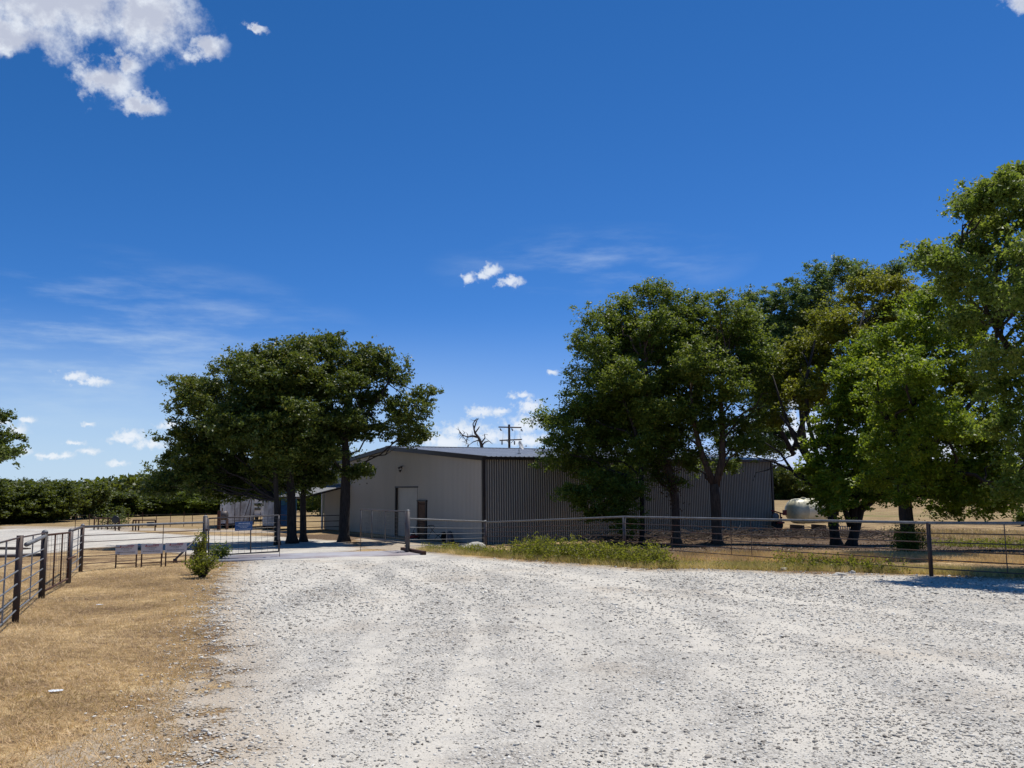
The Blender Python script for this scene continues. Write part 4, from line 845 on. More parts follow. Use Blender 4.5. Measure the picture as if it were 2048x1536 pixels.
def gate(root, a, b_, z0, z1, bars, frame='pipe', wires=(9, 14), r=.022, wm='wire', rw=.0032):
    a = np.array(a); b_ = np.array(b_)
    f = MB()
    for q in ((a + (0, 0, z0), a + (0, 0, z1)), (b_ + (0, 0, z0), b_ + (0, 0, z1)), (a + (0, 0, z1), b_ + (0, 0, z1)), (a + (0, 0, z0), b_ + (0, 0, z0))): f.tube(list(q), r, 10)
    f.build('frame', M[frame], root, smooth=True)
    for t in bars:
        q = a * (1 - t) + b_ * t; MB().tube([q + (0, 0, z0), q + (0, 0, z1)], r * .8, 8).build('upright', M[frame], root, smooth=True)
    w = MB(); nh, nv = wires
    for i in range(1, nh): z = z0 + (z1 - z0) * (i / nh) ** .9; w.tube([a + (0, 0, z), b_ + (0, 0, z)], rw, 4)
    for i in range(1, nv): q = a * (1 - i / nv) + b_ * (i / nv); w.tube([q + (0, 0, z0), q + (0, 0, z1)], rw, 4)
    w.build('wire_mesh', M[wm], root)
gate(WG, p2 * .97 + p3 * .03, p2 * .05 + p3 * .95, .12, 1.2, (.36, .66), 'rust', (9, 9))
MB().tube([p2 * .3 + p3 * .7 + (.1, 0, .62), p3 + (.14, 0, .63)], .02, 6).build('latch', M['rust'], WG)
LF2 = thing('pipe_fence', 'left pipe fence from the walk gate round its corner to the tall grey gate post', 'fence', tuple(p4))
fence_run(LF2, [p3, p4], top_r=.034, rods=(1.0, .82, .62, .42, .22), mat_top='pipe', mat_rod='wire_zinc', stays=((0, .6),))
fence_run(LF2, [p4, pg], top_r=.036, rods=(1.0, .82, .62, .42, .22), mat_top='pipe_light', stays=((0, .62),))
post(LF2, p3, 1.24, .058, 'pipe'); post(LF2, p4, 1.27, .054, 'pipe_dark'); post(LF2, pg, 1.42, .075, 'pipe')
b = MB(); qq = p4 * .26 + pg * .74; b.tube([qq * 1.0 + (0, -.06, .12), pg + (-.05, -.06, .92)], .034, 10); b.build('diagonal_brace', M['pipe'], LF2, smooth=True)
b = MB(); b.lathe(qq + (0, -.06, -.05), [(.06, 0), (.07, .1), (.06, .2)], 10); b.build('brace_foot', M['pipe_dark'], LF2)

# gates at the cattle guard
gl0, gl1 = foot(417, 28.2), foot(557, 29.6); zt = at(417, 1037, 28.2)[2] - gl0[2]
LG = thing('swing_gate', 'steel mesh swing gate carrying a blue sign, left side of the cattle guard', 'gate', tuple(gl0))
def gate3(root, pa, pb, ta, ba, tb3, bb3, bars, wires, fr='pipe', r=.024, wm='wire'):
    """gate with own top and bottom heights at both ends"""
    f = MB(); A_t, A_b, B_t, B_b = [np.array(q) for q in (ta, ba, tb3, bb3)]
    for q in ((A_t, A_b), (B_t, B_b), (A_t, B_t), (A_b, B_b)): f.tube(list(q), r, 10)
    f.build('frame', M[fr], root, smooth=True)
    for t in bars: MB().tube([A_t * (1 - t) + B_t * t, A_b * (1 - t) + B_b * t], r * .85, 8).build('upright', M[fr], root, smooth=True)
    w = MB(); nh, nv = wires
    for i in range(1, nh): s = (i / nh) ** 1.15; w.tube([A_t * (1 - s) + A_b * s, B_t * (1 - s) + B_b * s], .0042, 4)
    for i in range(1, nv): s = i / nv; w.tube([A_t * (1 - s) + B_t * s, A_b * (1 - s) + B_b * s], .0042, 4)
    w.build('wire_mesh', M[wm], root)
gate3(LG, None, None, at(417, 1037, 28.2), at(417, 1111, 28.2), at(557.5, 1030.5, 29.4), at(557.5, 1103, 29.4), (.59,), (8, 12), 'pipe')
for z in (.25, 1.0): MB().box((gl0[0] - .06, 28.3, gl0[2] + z), (.14, .04, .05)).build('hinge', M['rust'], LG)
q = at(558, 1103, 29.35); MB().tube([q + (.02, 0, .9), (q[0] + .02, q[1], G(q[0], q[1]) - .02)], .011, 6).build('drop_rod', M['rod'], LG)
q = at(557.5, 1052, 29.3); MB().box(q + (.0, -.04, -.1), (.05, .05, .7)).build('latch_plate', M['pipe'], LG)
hp, fp = foot(811, 31.8), foot(722, 36)
RG2 = thing('swing_gate', 'grey steel mesh swing gate standing open on the right side of the cattle guard', 'gate', tuple(hp))
gate3(RG2, None, None, at(811, 1023, 31.9), at(811, 1087, 31.9), at(721.5, 1018.5, 36), at(721.5, 1075, 36), (.42, .73), (8, 22), 'pipe', .028, 'wire')
q = at(721.5, 1075, 36); MB().tube([q + (0, 0, 1.0), (q[0], q[1], G(q[0], q[1]) - .02)], .012, 6).build('drop_rod', M['rod'], RG2)
for z in (.3, 1.1): MB().box((hp[0] + .02, hp[1], hp[2] + z), (.1, .05, .05)).build('hinge', M['rust'], RG2)

# right hand fence
r0, r1, r3 = foot(815.5, 31.7), foot(970.5, 40.8), foot(1857, 20.6)
dirn = (r3 - r1); r2 = r1 + dirn * .475; r2[2] = G(r2[0], r2[1]) + .05; r4 = r3 + dirn * .5; r4[2] = G(r4[0], r4[1])
zfix = lambda p, py, Y: at(1024, py, Y)
RF1 = thing('pipe_fence', 'pipe fence run from the tall gate post to the building corner', 'fence', tuple(r0))
def rail_top(p, py, Y, px): return at(px, py, Y)[2] - p[2]
h0 = at(815, 1034, 31.7)[2] - r0[2]; h1 = at(970, 1046, 40.8)[2] - r1[2]
fence_run(RF1, [r0, r1], rods=(.97, .74, .52, .30), mat_top='pipe_light', mat_rod='wire_zinc', stays=((0, .44),), rail_h=(h0 + h1) / 2)
post(RF1, r0, at(815, 1022, 31.7)[2] - r0[2], .08, 'pipe')
RF2 = thing('pipe_fence', 'long pipe fence before the side wall and trees, running to the right', 'fence', tuple(r1))
hh2 = at(1857, 1043, 20.6)[2] - r3[2]; print('rail heights', h0, h1, hh2)
fence_run(RF2, [r1, r2, r3, r4], rods=(1.0, .79, .59, .38, .18), mat_top='pipe_light', rod_r=.014, stays=((0, .38), (0, .75), (1, .22), (1, .45), (1, .52), (2, .16), (2, .5)), rail_h=(h1 + hh2) / 2, mat_rod='rod')
post(RF2, r1, (h1 + hh2) / 2 + .05, .075, 'pipe'); post(RF2, r2, (h1 + hh2) / 2, .055, 'pipe', False); post(RF2, r3, (h1 + hh2) / 2, .05, 'pipe_dark', False); post(RF2, r4, (h1 + hh2) / 2, .055, 'pipe', False)

# cattle guard between the gates
ca, cbb = foot(392, 28.0), foot(838, 31.4); cdir = (cbb - ca); cl = np.linalg.norm(cdir[:2]); crz = atan2(cdir[1], cdir[0])
CG = thing('cattle_guard', 'low grey steel cattle guard crossing the drive between the two gates', 'cattle guard', ((ca + cbb) / 2)[:3].tolist(), crz)
cgz = G(*((ca + cbb) / 2)[:2])
zl = G(ca[0], ca[1]) - cgz; zr_ = G(cbb[0], cbb[1]) - cgz
for k in range(13):
    y = -.6 + k * .165; yy = (ca + cbb) / 2
    MB().tube([(-cl / 2 + .1, y, .035 + zl), (0, y, .04 + (zl + zr_) / 2), (cl / 2 - .1, y, .035 + zr_)], .056, 8).build('crossing_pipe', M['guard'], CG, world=False, smooth=True)
MB().box((0, .4, -.10), (cl - .3, 2.2, .1)).build('pit_plate', M['guard'], CG, world=False)
for s_ in (-1, 1):
    MB().box((s_ * (cl / 2 - .08), .4, .05), (.16, 2.3, .14)).build('side_beam', M['rust'], CG, world=False, bevel=.01)

# ------------------------------------------------------------------ signs
def text_rows(parent, name, o, ux, rows, m, n_off=.012):
    """rows of small printed bars: the lettering is too small to read"""
    b = MB(); ux = np.array(ux); nrm = np.array([ux[1], -ux[0], 0])
    for (z, x0, x1, h) in rows:
        x = x0
        while x < x1:
            w = random.uniform(.014, .05); e = min(x + w, x1); c = o + ux * (x + e) / 2 + nrm * n_off + (0, 0, z)
            b.box(c, (max(e - x - .007, .005), .004, h * random.uniform(.75, 1)), atan2(ux[1], ux[0])); x = e + .004
    return b.build(name, m, parent)
SG = 'white board signs on rusty frames in front of the left fence'
for i, (xa, xb, ty, by, fy, Y, lab) in enumerate(((234.5, 275, 1090, 1109, 1143, 25.4, 'white board sign on a rusty frame, leftmost of three before the left fence'),
                                       (285.5, 325, 1088, 1107, 1140, 25.7, 'white board sign on a rusty frame with a bold dark red bar, middle of three'),
                                       (333.5, 373, 1086, 1104, 1138, 26.0, 'white board sign on a rusty frame beside the green bush, rightmost of three'))):
    a = foot(xa, Y); c = foot(xb, Y + .2); T = thing('yard_sign', lab, 'sign', tuple((a + c) / 2), group=SG)
    u = (c - a); w = np.linalg.norm(u[:2]); u = np.array([u[0] / w, u[1] / w, 0]); zb = (a[2] + c[2]) / 2
    zt_ = at(xa, ty, Y)[2]; zm = at(xa, by + 1, Y)[2]
    for q in (a, c): MB().tube([np.array([q[0], q[1], zb - .08]), np.array([q[0], q[1], zt_])], .021, 6).build('leg', M['rust'], T)
    MB().tube([np.array([a[0], a[1], zb + .13]), np.array([c[0], c[1], zb + .13 + .01])], .018, 6).build('crossbar', M['rust'], T)
    mid = (a + c) / 2; mid[2] = (zt_ + zm) / 2; nrm = np.array([u[1], -u[0], 0])
    bd = MB().box(mid + nrm * .02, (w + .05, .012, zt_ - zm), atan2(u[1], u[0])).build('board', M['sign_white'], T)
    hb = zt_ - zm; o3 = mid + nrm * .02
    text_rows(bd, 'lettering', o3, u, [(hb * .10, -w * .28, w * .26, hb * .05), (-hb * .04, -w * .16, w * .14, hb * .05), (-hb * .25, -w * .44, w * .42, hb * .06)], M['darktext'])
    text_rows(bd, 'logo_lettering', o3, u, [(hb * .27, -w * .24, w * .34, hb * .10)], M['redtext'])
    cc = o3 + nrm * .013; b = MB()
    e = lambda x, z: tuple(cc + u * x * w + np.array([0, 0, z * hb]))
    b.add([e(-.34, .22), e(-.27, .22), e(-.25, .34), e(-.30, .44)], [(0, 1, 2, 3)])
    b.add([e(.05, .36), e(.36, .36), e(.36, .42), e(.05, .42)], [(0, 1, 2, 3)]); b.build('emblem', M['redtext'], bd)
P = at(486.5, 1052, 28.75); BS = thing('blue_sign', 'small blue sign with white lettering fixed to the left swing gate', 'sign', tuple(P))
ux = (at(557, 1030, 29.4) - at(417, 1037, 28.2)); ux[2] = 0; ux /= np.linalg.norm(ux); wz = at(470, 1043, 28.7) - at(470, 1061, 28.7); hz = wz[2]; ww = np.linalg.norm(at(504, 1052, 28.8) - at(469.5, 1052, 28.8)); rzs = atan2(ux[1], ux[0])
nn = np.array([ux[1], -ux[0], 0]); bd = MB().box(P + nn * .06, (ww, .012, hz), rzs).build('board', M['blue'], BS)
text_rows(bd, 'lettering', P + nn * .06, ux, [(hz * .30, -ww * .30, ww * .34, hz * .1), (hz * .12, -ww * .42, ww * .42, hz * .05), (-hz * .02, -ww * .30, ww * .30, hz * .05), (-hz * .16, -ww * .22, ww * .2, hz * .05), (-hz * .34, -ww * .42, ww * .42, hz * .06)], M['whitetext'])

# ------------------------------------------------------------------ left background: trailers, container, canopy, pens
def box_trailer(name, label, px0, px1, Y, top, m, depth, cat, rz=0.0, stripes=True):
    a = foot(px0, Y); c = foot(px1, Y); w = c[0] - a[0]; mid = (a + c) / 2; T = thing(name, label, cat, tuple(mid)); h = at((px0 + px1) / 2, top, Y)[2] - mid[2]
    body = MB().box(mid + (0, depth / 2, .25 + (h - .25) / 2), (w, depth, h - .25)).build('body', m, T, bevel=.03)
    T.rotation_euler = (0, 0, atan2(-mid[0], mid[1]))
    return T, mid, w, h, body
T, mid, w, h, bd = box_trailer('box_trailer', 'tall dirty white box trailer seen from its rear doors, with dark stains', 441, 506.5, 71, 972, M['trailer'], 7, 'trailer')
for s_ in (-1, 1):
    d_ = MB().box(mid + (s_ * w * .245, -.02, .3 + (h - .4) / 2), (w * .47, .04, h - .45)).build('rear_door', M['trailer'], T, bevel=.01)
    b = MB(); b.tube([mid + (s_ * w * .08, -.06, .4), mid + (s_ * w * .08, -.06, h - .15)], .02, 6); b.build('lock_rod', M['rust'], d_)
MB().box(mid + (0, -.03, .3), (w, .1, .14)).build('bumper', M['rust'], T)
for s_ in (-1, 1): MB().lathe(mid + (s_ * w * .4 - .1, 1.6, .42), [(.42, 0), (.42, .2)], 18, axis=(1, 0, 0)).build('wheel', M['rubber'], T)
b = MB(); b.tube([mid + (w * .42, -.6, 0), mid + (w * .49, -.25, h * .95)], .03, 6); b.tube([mid + (w * .2, -.7, 0), mid + (w * .44, -.25, h * .75)], .03, 6); LP_ = b.build('leaning_pole', M['rust'], None); tag(LP_, 'thin rusty poles leaning on the white box trailer', 'pole')
T, mid, w, h, bd = box_trailer('box_trailer', 'stained cream box trailer partly hidden behind the oak trunks', 525, 557, 69, 973, M['trailer'], 6, 'trailer')
for i in range(5): MB().box(mid + (-w / 2 + (i + .5) * w / 5, -.02, .3 + (h - .4) / 2), (.05, .03, h - .4)).build('rib', M['trailer'], T)
MB().box(mid + (0, 0, .2), (w, .3, .1)).build('frame', M['rust'], T)
T, mid, w, h, bd = box_trailer('blue_container', 'dark blue storage container behind the oak trunks', 558, 592, 67, 968, M['cont_blue'], 2.6, 'container')
n_c = 13
b = MB()
for i in range(n_c): b.box(mid + (-w / 2 + (i + .5) * w / n_c, -.025, .3 + (h - .5) / 2), (w / n_c * .45, .05, h - .5))
b.build('corrugation', M['cont_blue'], T)
b = MB()
for i in range(7): b.box(mid + (-.1, -.07, h * .56 + i * .16), (w * .62, .05, .09))
b.build('louvre', M['teal'], T); MB().box(mid + (0, 0, h + .03), (w + .08, .12, .1)).build('top_rail', M['white'], T)
MB().box(mid + (w / 2 - .14, -.04, h / 2), (.24, .06, h - .3)).build('corner_post', M['teal'], T)
# camper behind
P = foot(517, 84); CT = thing('camper', 'white camper with dark window slots seen between the two box trailers', 'camper', tuple(P))
b = MB(); prof = [(-1.3, .5), (1.3, .5), (1.35, 1.4), (1.2, 2.1), (.8, 2.35), (-.8, 2.35), (-1.2, 2.1), (-1.35, 1.4)]
V = [(P[0] + x, P[1] + y, P[2] + z) for y in (0, 6) for x, z in prof]; n = len(prof)
b.add(V, [tuple(range(n - 1, -1, -1)), tuple(range(n, 2 * n))] + [(i, (i + 1) % n, (i + 1) % n + n, i + n) for i in range(n)]); b.build('body', M['white'], CT, bevel=.08)
for x, z in ((-.25, 1.62), (-.25, 1.2)): MB().box(P + (x, -.03, z), (.8, .05, .24)).build('window', M['glass'], CT)
for s_ in (-1, 1): MB().lathe(P + (s_ * 1.1 - .1, 3, .36), [(.36, 0), (.36, .2)], 16, axis=(1, 0, 0)).build('wheel', M['rubber'], CT)
MB().box(P + (0, -.03, .55), (2.5, .12, .16)).build('bumper', M['rust'], CT)
# tank smoker on a stand
P = foot(446, 68.5); SM = thing('steel_tank', 'small horizontal grey steel tank on a dark stand beside the white trailer', 'tank', tuple(P))
zc = at(446, 1031, 68.5)[2]; MB().lathe((P[0] - .36, P[1], zc), [(.05, 0), (.25, .03), (.36, .1), (.36, .62), (.25, .69), (.05, .72)], 18, axis=(1, 0, 0)).build('barrel', M['pipe'], SM, smooth=True)
for dx in (-.3, .3): MB().box((P[0] + dx, P[1], (P[2] + zc - .3) / 2), (.06, .5, zc - .3 - P[2])).build('leg', M['rust'], SM)
MB().tube([np.array([P[0] - .1, P[1], zc + .34]), np.array([P[0] - .1, P[1], zc + .6])], .04, 8).build('chimney', M['rust'], SM)
P = foot(437, 67); MB0 = MB(); MB0.box(P + (0, 0, .75), (.22, .12, 1.5)); tag(MB0.build('rusty_post', M['rust']), 'rusty square post standing left of the small steel tank', 'post')

# metal canopy on the gable wall
def Lw(x, y, z): return np.array([A0[0] + x * cos(ANG) - y * sin(ANG), A0[1] + x * sin(ANG) + y * cos(ANG), ZB + z])
CN = thing('metal_canopy', 'open lean-to canopy with a shiny metal roof at the far end of the gable wall', 'canopy', tuple(Lw(-1.8, 21.5, 0)), ANG)
prc = rib(5.4, .305, .05, .03, .03); V = []
for t, d in prc: V.append(Lw(-3.75, 19.0 + t, 2.5 + d)); V.append(Lw(-.06, 19.0 + t, 3.35 + d))
b = MB(); b.add(V, [(2 * i, 2 * i + 1, 2 * i + 3, 2 * i + 2) for i in range(len(prc) - 1)]); b.build('roof', M['pipe_light'], CN)
for yy in (19.1, 21.7, 24.3):
    q = Lw(-3.6, yy, 0); MB().box((q[0], q[1], ZB + 1.2), (.12, .12, 2.45), ANG).build('post', M['trim'], CN)
q = Lw(-.25, 24.35, 0); MB().box((q[0], q[1], ZB + 1.5), (.14, .14, 3.1), ANG).build('post', M['white'], CN)
b = MB(); b.tube([Lw(-3.6, 19.05, 2.42), Lw(-3.6, 24.35, 2.42)], .07, 6); b.tube([Lw(-3.6, 19.1, 2.42), Lw(-.1, 19.1, 3.25)], .06, 6); b.tube([Lw(-3.6, 24.3, 2.42), Lw(-.1, 24.3, 3.25)], .06, 6); b.build('beam', M['trim'], CN)
PF = thing('pen_fence', 'dark pipe rail panels closing the open side of the canopy', 'fence', tuple(Lw(-3.7, 21, 0)))
for z in (.35, .75, 1.15):
    MB().tube([Lw(-3.75, 19.1, z), Lw(-3.75, 24.3, z)], .03, 6).build('rail', M['pipe_dark'], PF); MB().tube([Lw(-3.7, 19.0, z), Lw(-.2, 19.0, z)], .03, 6).build('rail', M['pipe_dark'], PF)

# rusty pens and posts on the far side of the yard
def portal(label, xs, Y, ty, by_, extra=None, name='gate_frame'):
    P = foot(sum(xs) / len(xs), Y); T = thing(name, label, 'gate frame', tuple(P)); zt_ = at(xs[0], ty, Y)[2]
    for x in xs: q = foot(x, Y); MB().tube([q + (0, 0, -.05), np.array([q[0], q[1], zt_])], .055, 8).build('post', M['rust'], T)
    a = foot(xs[0], Y); c = foot(xs[-1], Y); MB().tube([np.array([a[0], a[1], zt_]), np.array([c[0], c[1], zt_])], .05, 8).build('top_bar', M['rust'], T); return T, zt_
T, z_ = portal('rusty gate frame at the far edge of the yard, left of the round lid', [188, 196, 215, 237], 70, 1036.5, 1056)
a = foot(203, 70); MB().tube([a, at(205, 1040, 70)], .03, 6).build('brace', M['rust'], T)
T, z_ = portal('rusty gate frame with a small grey board at the yard edge', [265.5, 271, 277, 310], 68, 1040.5, 1064)
MB().box(at(301, 1048, 67.8), (.58, .03, .34)).build('board', M['pipe'], T)
P = foot(234, 68); T = thing('round_feeder_lid', 'dark round lid standing upright on two rusty posts', 'lid', tuple(P)); MB().lathe(at(231.5, 1039, 68), [(.1, 0), (.28, .02), (.30, .06), (.28, .10), (.1, .12)], 24, axis=(0.1, -1, 0)).build('disc', M['black'], T)
for x in (230.5, 238.5): q = foot(x, 68); MB().tube([q, np.array([q[0], q[1], at(x, 1041, 68)[2]])], .05, 8).build('post', M['rust'], T)
WF = thing('wire_fence', 'thin wire fence on steel posts along the far side of the yard', 'fence', tuple(foot(300, 74)))
xs_ = [150, 178, 220, 242, 256, 284, 312, 340, 367, 384, 412, 436, 470, 520, 600]
for i, x in enumerate(xs_): q = foot(x, 74); MB().tube([q + (0, 0, -.05), q + (.0, 0, 1.15 + .1 * ((i * 7) % 3 - 1))], .028, 5).build('post', M['rust'], WF)
for z in (.35, .7, 1.05):
    MB().tube([foot(x, 74) + (0, 0, z) for x in xs_], .006, 4).build('wire', M['wire'], WF)
P = foot(228, 72); SH = thing('field_bush', 'small green bush behind the round lid at the yard edge', 'bush', tuple(P))
c_ = P + RS.randn(900, 3) * np.array([.7, .4, .35]) + (0, 0, .7); leaf_obj('foliage', c_, RS.rand(900) * .7, .09, M['far_tree'], SH); MB().tube([P, P + (0, 0, .8)], [.04, .01], 6).build('stem', M['bark'], SH)
# long rusty pipe lying left behind the near fence
P = ground(20, 1101); b = MB(); b.tube([ground(-60, 1100) + (0, 0, .08), ground(30, 1100) + (0, 0, .08), ground(62, 1099) + (0, 0, .05)], [.09, .08, .03], 8); tag(b.build('fallen_log', M['deadwood']), 'dark log lying on the tan ground behind the near left fence', 'log')

# ------------------------------------------------------------------ right background: tank and red implement
P = foot(1622, 60); TK = thing('storage_tank', 'cream coloured horizontal tank with rounded end in the right field', 'tank', tuple(P))
zc = at(1610, 1022.5, 60)[2]; R_ = (at(1610, 997, 60)[2] - at(1610, 1048, 60)[2]) / 2
x_l = at(1577, 1022, 60)[0]; MB().lathe((x_l, P[1] + .3, zc), [(.02, 0), (R_ * .35, .03), (R_ * .62, .12), (R_ * .82, .28), (R_ * .95, .5), (R_, .75), (R_, 1.15), (R_ * 1.02, 1.17), (R_ * 1.02, 1.23), (R_, 1.25), (R_, 3.0), (R_ * .8, 3.4), (R_ * .3, 3.6)], 40, axis=(1, .25, 0)).build('tank_body', M['tank'], TK, smooth=True)
b = MB(); b.lathe((x_l + 1.2, P[1] + .45, zc + R_ - .02), [(.17, 0), (.17, .09), (.05, .1)], 16); b.build('hatch', M['tank'], TK)
for dx in (.7, 2.2): MB().box((x_l + dx, P[1] + .5, P[2] + .12), (.2, 1.5, .34), .25).build('cradle', M['pipe_dark'], TK)
P = foot(1562, 58.5); IM = thing('farm_implement', 'red farm implement with a hitch frame parked behind the building end', 'farm implement', tuple(P))
MB().box(P + (-.1, 0, .55), (.5, .8, .12)).build('frame', M['red'], IM, bevel=.02)
for a_, c_ in (((-.6, 0, 1.35), (.25, 0, 1.1)), ((-.5, .1, 1.15), (.1, .1, .6)), ((.0, 0, .0), (.0, 0, 1.15)), ((-.3, .3, .1), (.2, .3, .9))):
    MB().tube([P + np.array(a_), P + np.array(c_)], .05, 6).build('arm', M['red'], IM)
MB().box(P + (.3, 0, 1.2), (.24, .2, .34)).build('hitch_block', M['red'], IM, bevel=.01)
b = MB(); b.lathe(P + (-.35, .2, .95), [(.1, 0), (.24, .04), (.24, .22), (.1, .26)], 14, axis=(.3, -1, 0)); b.build('pulley', M['pipe_light'], IM)
MB().lathe(P + (-.25, .1, .38), [(.38, 0), (.38, .2)], 20, axis=(.2, -1, 0)).build('wheel', M['rubber'], IM)
P = ground(1695, 1066); CR = thing('white_crate', 'dirty white slatted crate at the foot of the leaning tree', 'crate', tuple(P))
for i in range(7): MB().box(P + (-.42 + i * .14, 0, .22), (.06, .03, .42)).build('slat', M['concrete'], CR)
for z in (.05, .42): MB().box(P + (0, .02, z), (.95, .05, .05)).build('rail', M['concrete'], CR)

# ------------------------------------------------------------------ things against the gable wall
P = Lw(-1.0, 6.6, 0); MW = thing('push_mower', 'red push mower with black handle parked beside the barred door', 'mower', tuple(P))
MB().lathe(P + (0, 0, .12), [(.30, 0), (.32, .06), (.28, .13), (.1, .16)], 18).build('deck', M['red'], MW, smooth=True)
MB().lathe(P + (0, 0, .28), [(.11, 0), (.12, .1), (.08, .16)], 14).build('engine', M['black'], MW)
for dx in (-.3, .3):
    for dy in (-.25, .25): MB().lathe(P + (dx, dy, .1), [(.1, -.02), (.1, .03)], 14, axis=(1, 0, 0)).build('wheel', M['rubber'], MW)
b = MB(); b.tube([P + (-.2, .1, .2), P + (.25, -.2, .95), P + (.75, -.25, 1.02)], .016, 6); b.tube([P + (.2, .3, .2), P + (.35, .1, .95), P + (.75, -.25, 1.02)], .016, 6); b.build('handle', M['black'], MW)
P = Lw(-1.2, 4.7, 0); TL = thing('wheel_cultivator', 'black tubular cultivator frame with curved handles leaning by the gable wall', 'cultivator', tuple(P))
def pt(px, py, d=0.0): q = at(px, py, 49.2 + d); return q
b = MB(); b.tube([pt(850, 1070), pt(853, 1054), pt(858, 1051), pt(867, 1051), pt(869, 1054), pt(862, 1064), pt(857, 1074)], .022, 6); b.build('handle', M['black'], TL)
b = MB(); b.tube([pt(858, 1052), pt(868, 1064), pt(876, 1071), pt(886, 1079)], .022, 6); b.tube([pt(868, 1080), pt(876, 1071), pt(882, 1066), pt(889, 1064), pt(893, 1068), pt(892, 1078)], .022, 6); b.build('frame', M['black'], TL)
b = MB(); b.lathe(pt(889, 1074), [(.24, 0), (.26, .015), (.24, .03), (.22, .015), (.24, 0)], 20, axis=(.6, -.8, 0)); b.build('wheel', M['rubber'], TL)
P = Lw(-.7, 2.6, 0); b = MB(); b.lathe(P, [(.24, 0), (.26, .1), (.15, .62), (.04, .66)], 14); tag(b.build('grey_can', M['pipe'], None, smooth=True), 'grey tapered can standing against the gable wall right of the cultivator', 'can')

# rocks
def rock(label, px, py, sx, sy, sz, seed):
    import bmesh
    P = ground(px, py); bm = bmesh.new(); bmesh.ops.create_icosphere(bm, subdivisions=3, radius=1); r = np.random.RandomState(seed); ph = r.rand(6) * 6
    for v in bm.verts:
        k = 1 + .14 * sin(v.co.x * 3 + ph[0]) * sin(v.co.y * 3.4 + ph[1]) + .1 * sin(v.co.z * 5 + ph[2] + v.co.x * 4) + r.uniform(-.04, .04)
        v.co = Vector((v.co.x * sx * k, v.co.y * sy * k, max(v.co.z, -.35) * sz * k))
    me = bpy.data.meshes.new('rock'); bm.to_mesh(me); bm.free(); o = link_mesh('rock', me, M['rock']); o.location = P + (0, 0, sz * .2); return tag(o, label, 'rock')
rock('pale limestone slab lying in the weeds between fence and building corner', 943, 1101, .62, .5, .28, 3)
rock('white rock at the edge of the gravel below the scrubby plants, left one', 1568, 1141, .10, .09, .07, 5)
rock('flat white rock at the gravel edge nearer the dark fence post', 1680, 1151, .17, .1, .06, 6)
rock('small pale rock by the gravel edge just right of the flat one', 1706, 1147, .08, .07, .06, 8)

# litter
def litter(label, px, py, s, seed):
    P = ground(px, py); r = np.random.RandomState(seed); n = 6; V = []; F_ = []
    for j in range(n):
        for i in range(n): V.append((P[0] + (i / (n - 1) - .5) * s + r.uniform(-.1, .1) * s, P[1] + (j / (n - 1) - .5) * s * .7, P[2] + .012 + r.uniform(0, .14) * s))
    for j in range(n - 1):
        for i in range(n - 1): F_.append((j * n + i, j * n + i + 1, (j + 1) * n + i + 1, (j + 1) * n + i))
    b = MB(); b.add(V, F_); o = b.build('paper_scrap', M['paper']); s_ = o.modifiers.new('solid', 'SOLIDIFY'); s_.thickness = .002; tag(o, label, 'litter', group='scraps of white paper on the dry grass')
litter('crumpled white paper scrap in the dry grass near the bottom left, biggest of three', 112, 1385, .10, 1)
litter('small white scrap in the grass further up towards the fence signs', 200, 1211, .10, 2)
litter('tiny white scrap on the bare patch beside the gravel', 250, 1417, .035, 3)

# ------------------------------------------------------------------ weeds and bushes
def weed_mass(name, label, pts, hgt, n, m, leaf=.035, cat='weeds', spread=.5, stemfrac=.3, vb=0.0):
    C = []; V = []; b = MB()
    P = np.array(pts)
    for i in range(n):
        t = RS.rand() * (len(P) - 1); k = int(t); f = t - k; q = P[k] * (1 - f) + P[min(k + 1, len(P) - 1)] * f
        x = q[0] + RS.uniform(-1, 1) * spread * .35; y = q[1] + RS.uniform(-1, 1) * spread; z = G(x, y); h = hgt * RS.uniform(.35, 1.2) * (1 + .25 * sin(x * 2.3) * sin(x * 5.1 + y))
        lean = RS.randn(2) * .16 * h; top = np.array([x + lean[0], y + lean[1], z + h])
        if i % 2 == 0: b.tube([(x, y, z - .02), (x + lean[0] * .4, y + lean[1] * .4, z + h * .5), top], [.006, .004, .002], 3, cap=False)
        mm = int(10 + 16 * RS.rand()); s = RS.rand(mm) ** .7
        c = np.stack([x + lean[0] * s, y + lean[1] * s, z + h * s], 1) + RS.randn(mm, 3) * np.array([.05, .05, .03]) * (1.2 - .5 * s)[:, None]; C.append(c); V.append(np.clip(RS.randn(mm) * .18 + .4 + vb + RS.randn() * .12 + (s < .3) * .25, 0, 1))
    P_ = np.concatenate(C); me = leaf_obj(name, P_, np.concatenate(V), leaf, M[m], None, .3)
    tag(me, label, cat, kind='stuff')
    st = b.build(name + '_stems', M[m], me)
    return me
weed_mass('tall_weeds', 'dense band of tall green weeds along the fence at the gravel edge', [ground(x, y) for x, y in ((1042, 1112), (1090, 1116), (1150, 1119), (1220, 1124), (1290, 1130), (1322, 1132))], .54, 950, 'weed', .034, spread=1.1, vb=-.1)
weed_mass('short_weeds', 'shorter yellow green weeds by the fence near the gate post', [ground(x, y) for x, y in ((850, 1100), (900, 1104), (960, 1109), (1040, 1114))], .34, 420, 'weed', .028, spread=.7, vb=.08)
weed_mass('scrub_weeds', 'scrubby dark weeds and vines along the fence foot on the right', [ground(x, y) for x, y in ((1560, 1136), (1640, 1138), (1720, 1142), (1790, 1145))], .36, 200, 'weed', .03, spread=.8, vb=-.2)
weed_mass('mixed_weeds', 'low yellow green grass and weeds below the fence in the middle', [ground(x, y) for x, y in ((1322, 1134), (1420, 1134), (1520, 1136), (1620, 1139))], .18, 200, 'weed', .022, spread=.9, vb=.3)
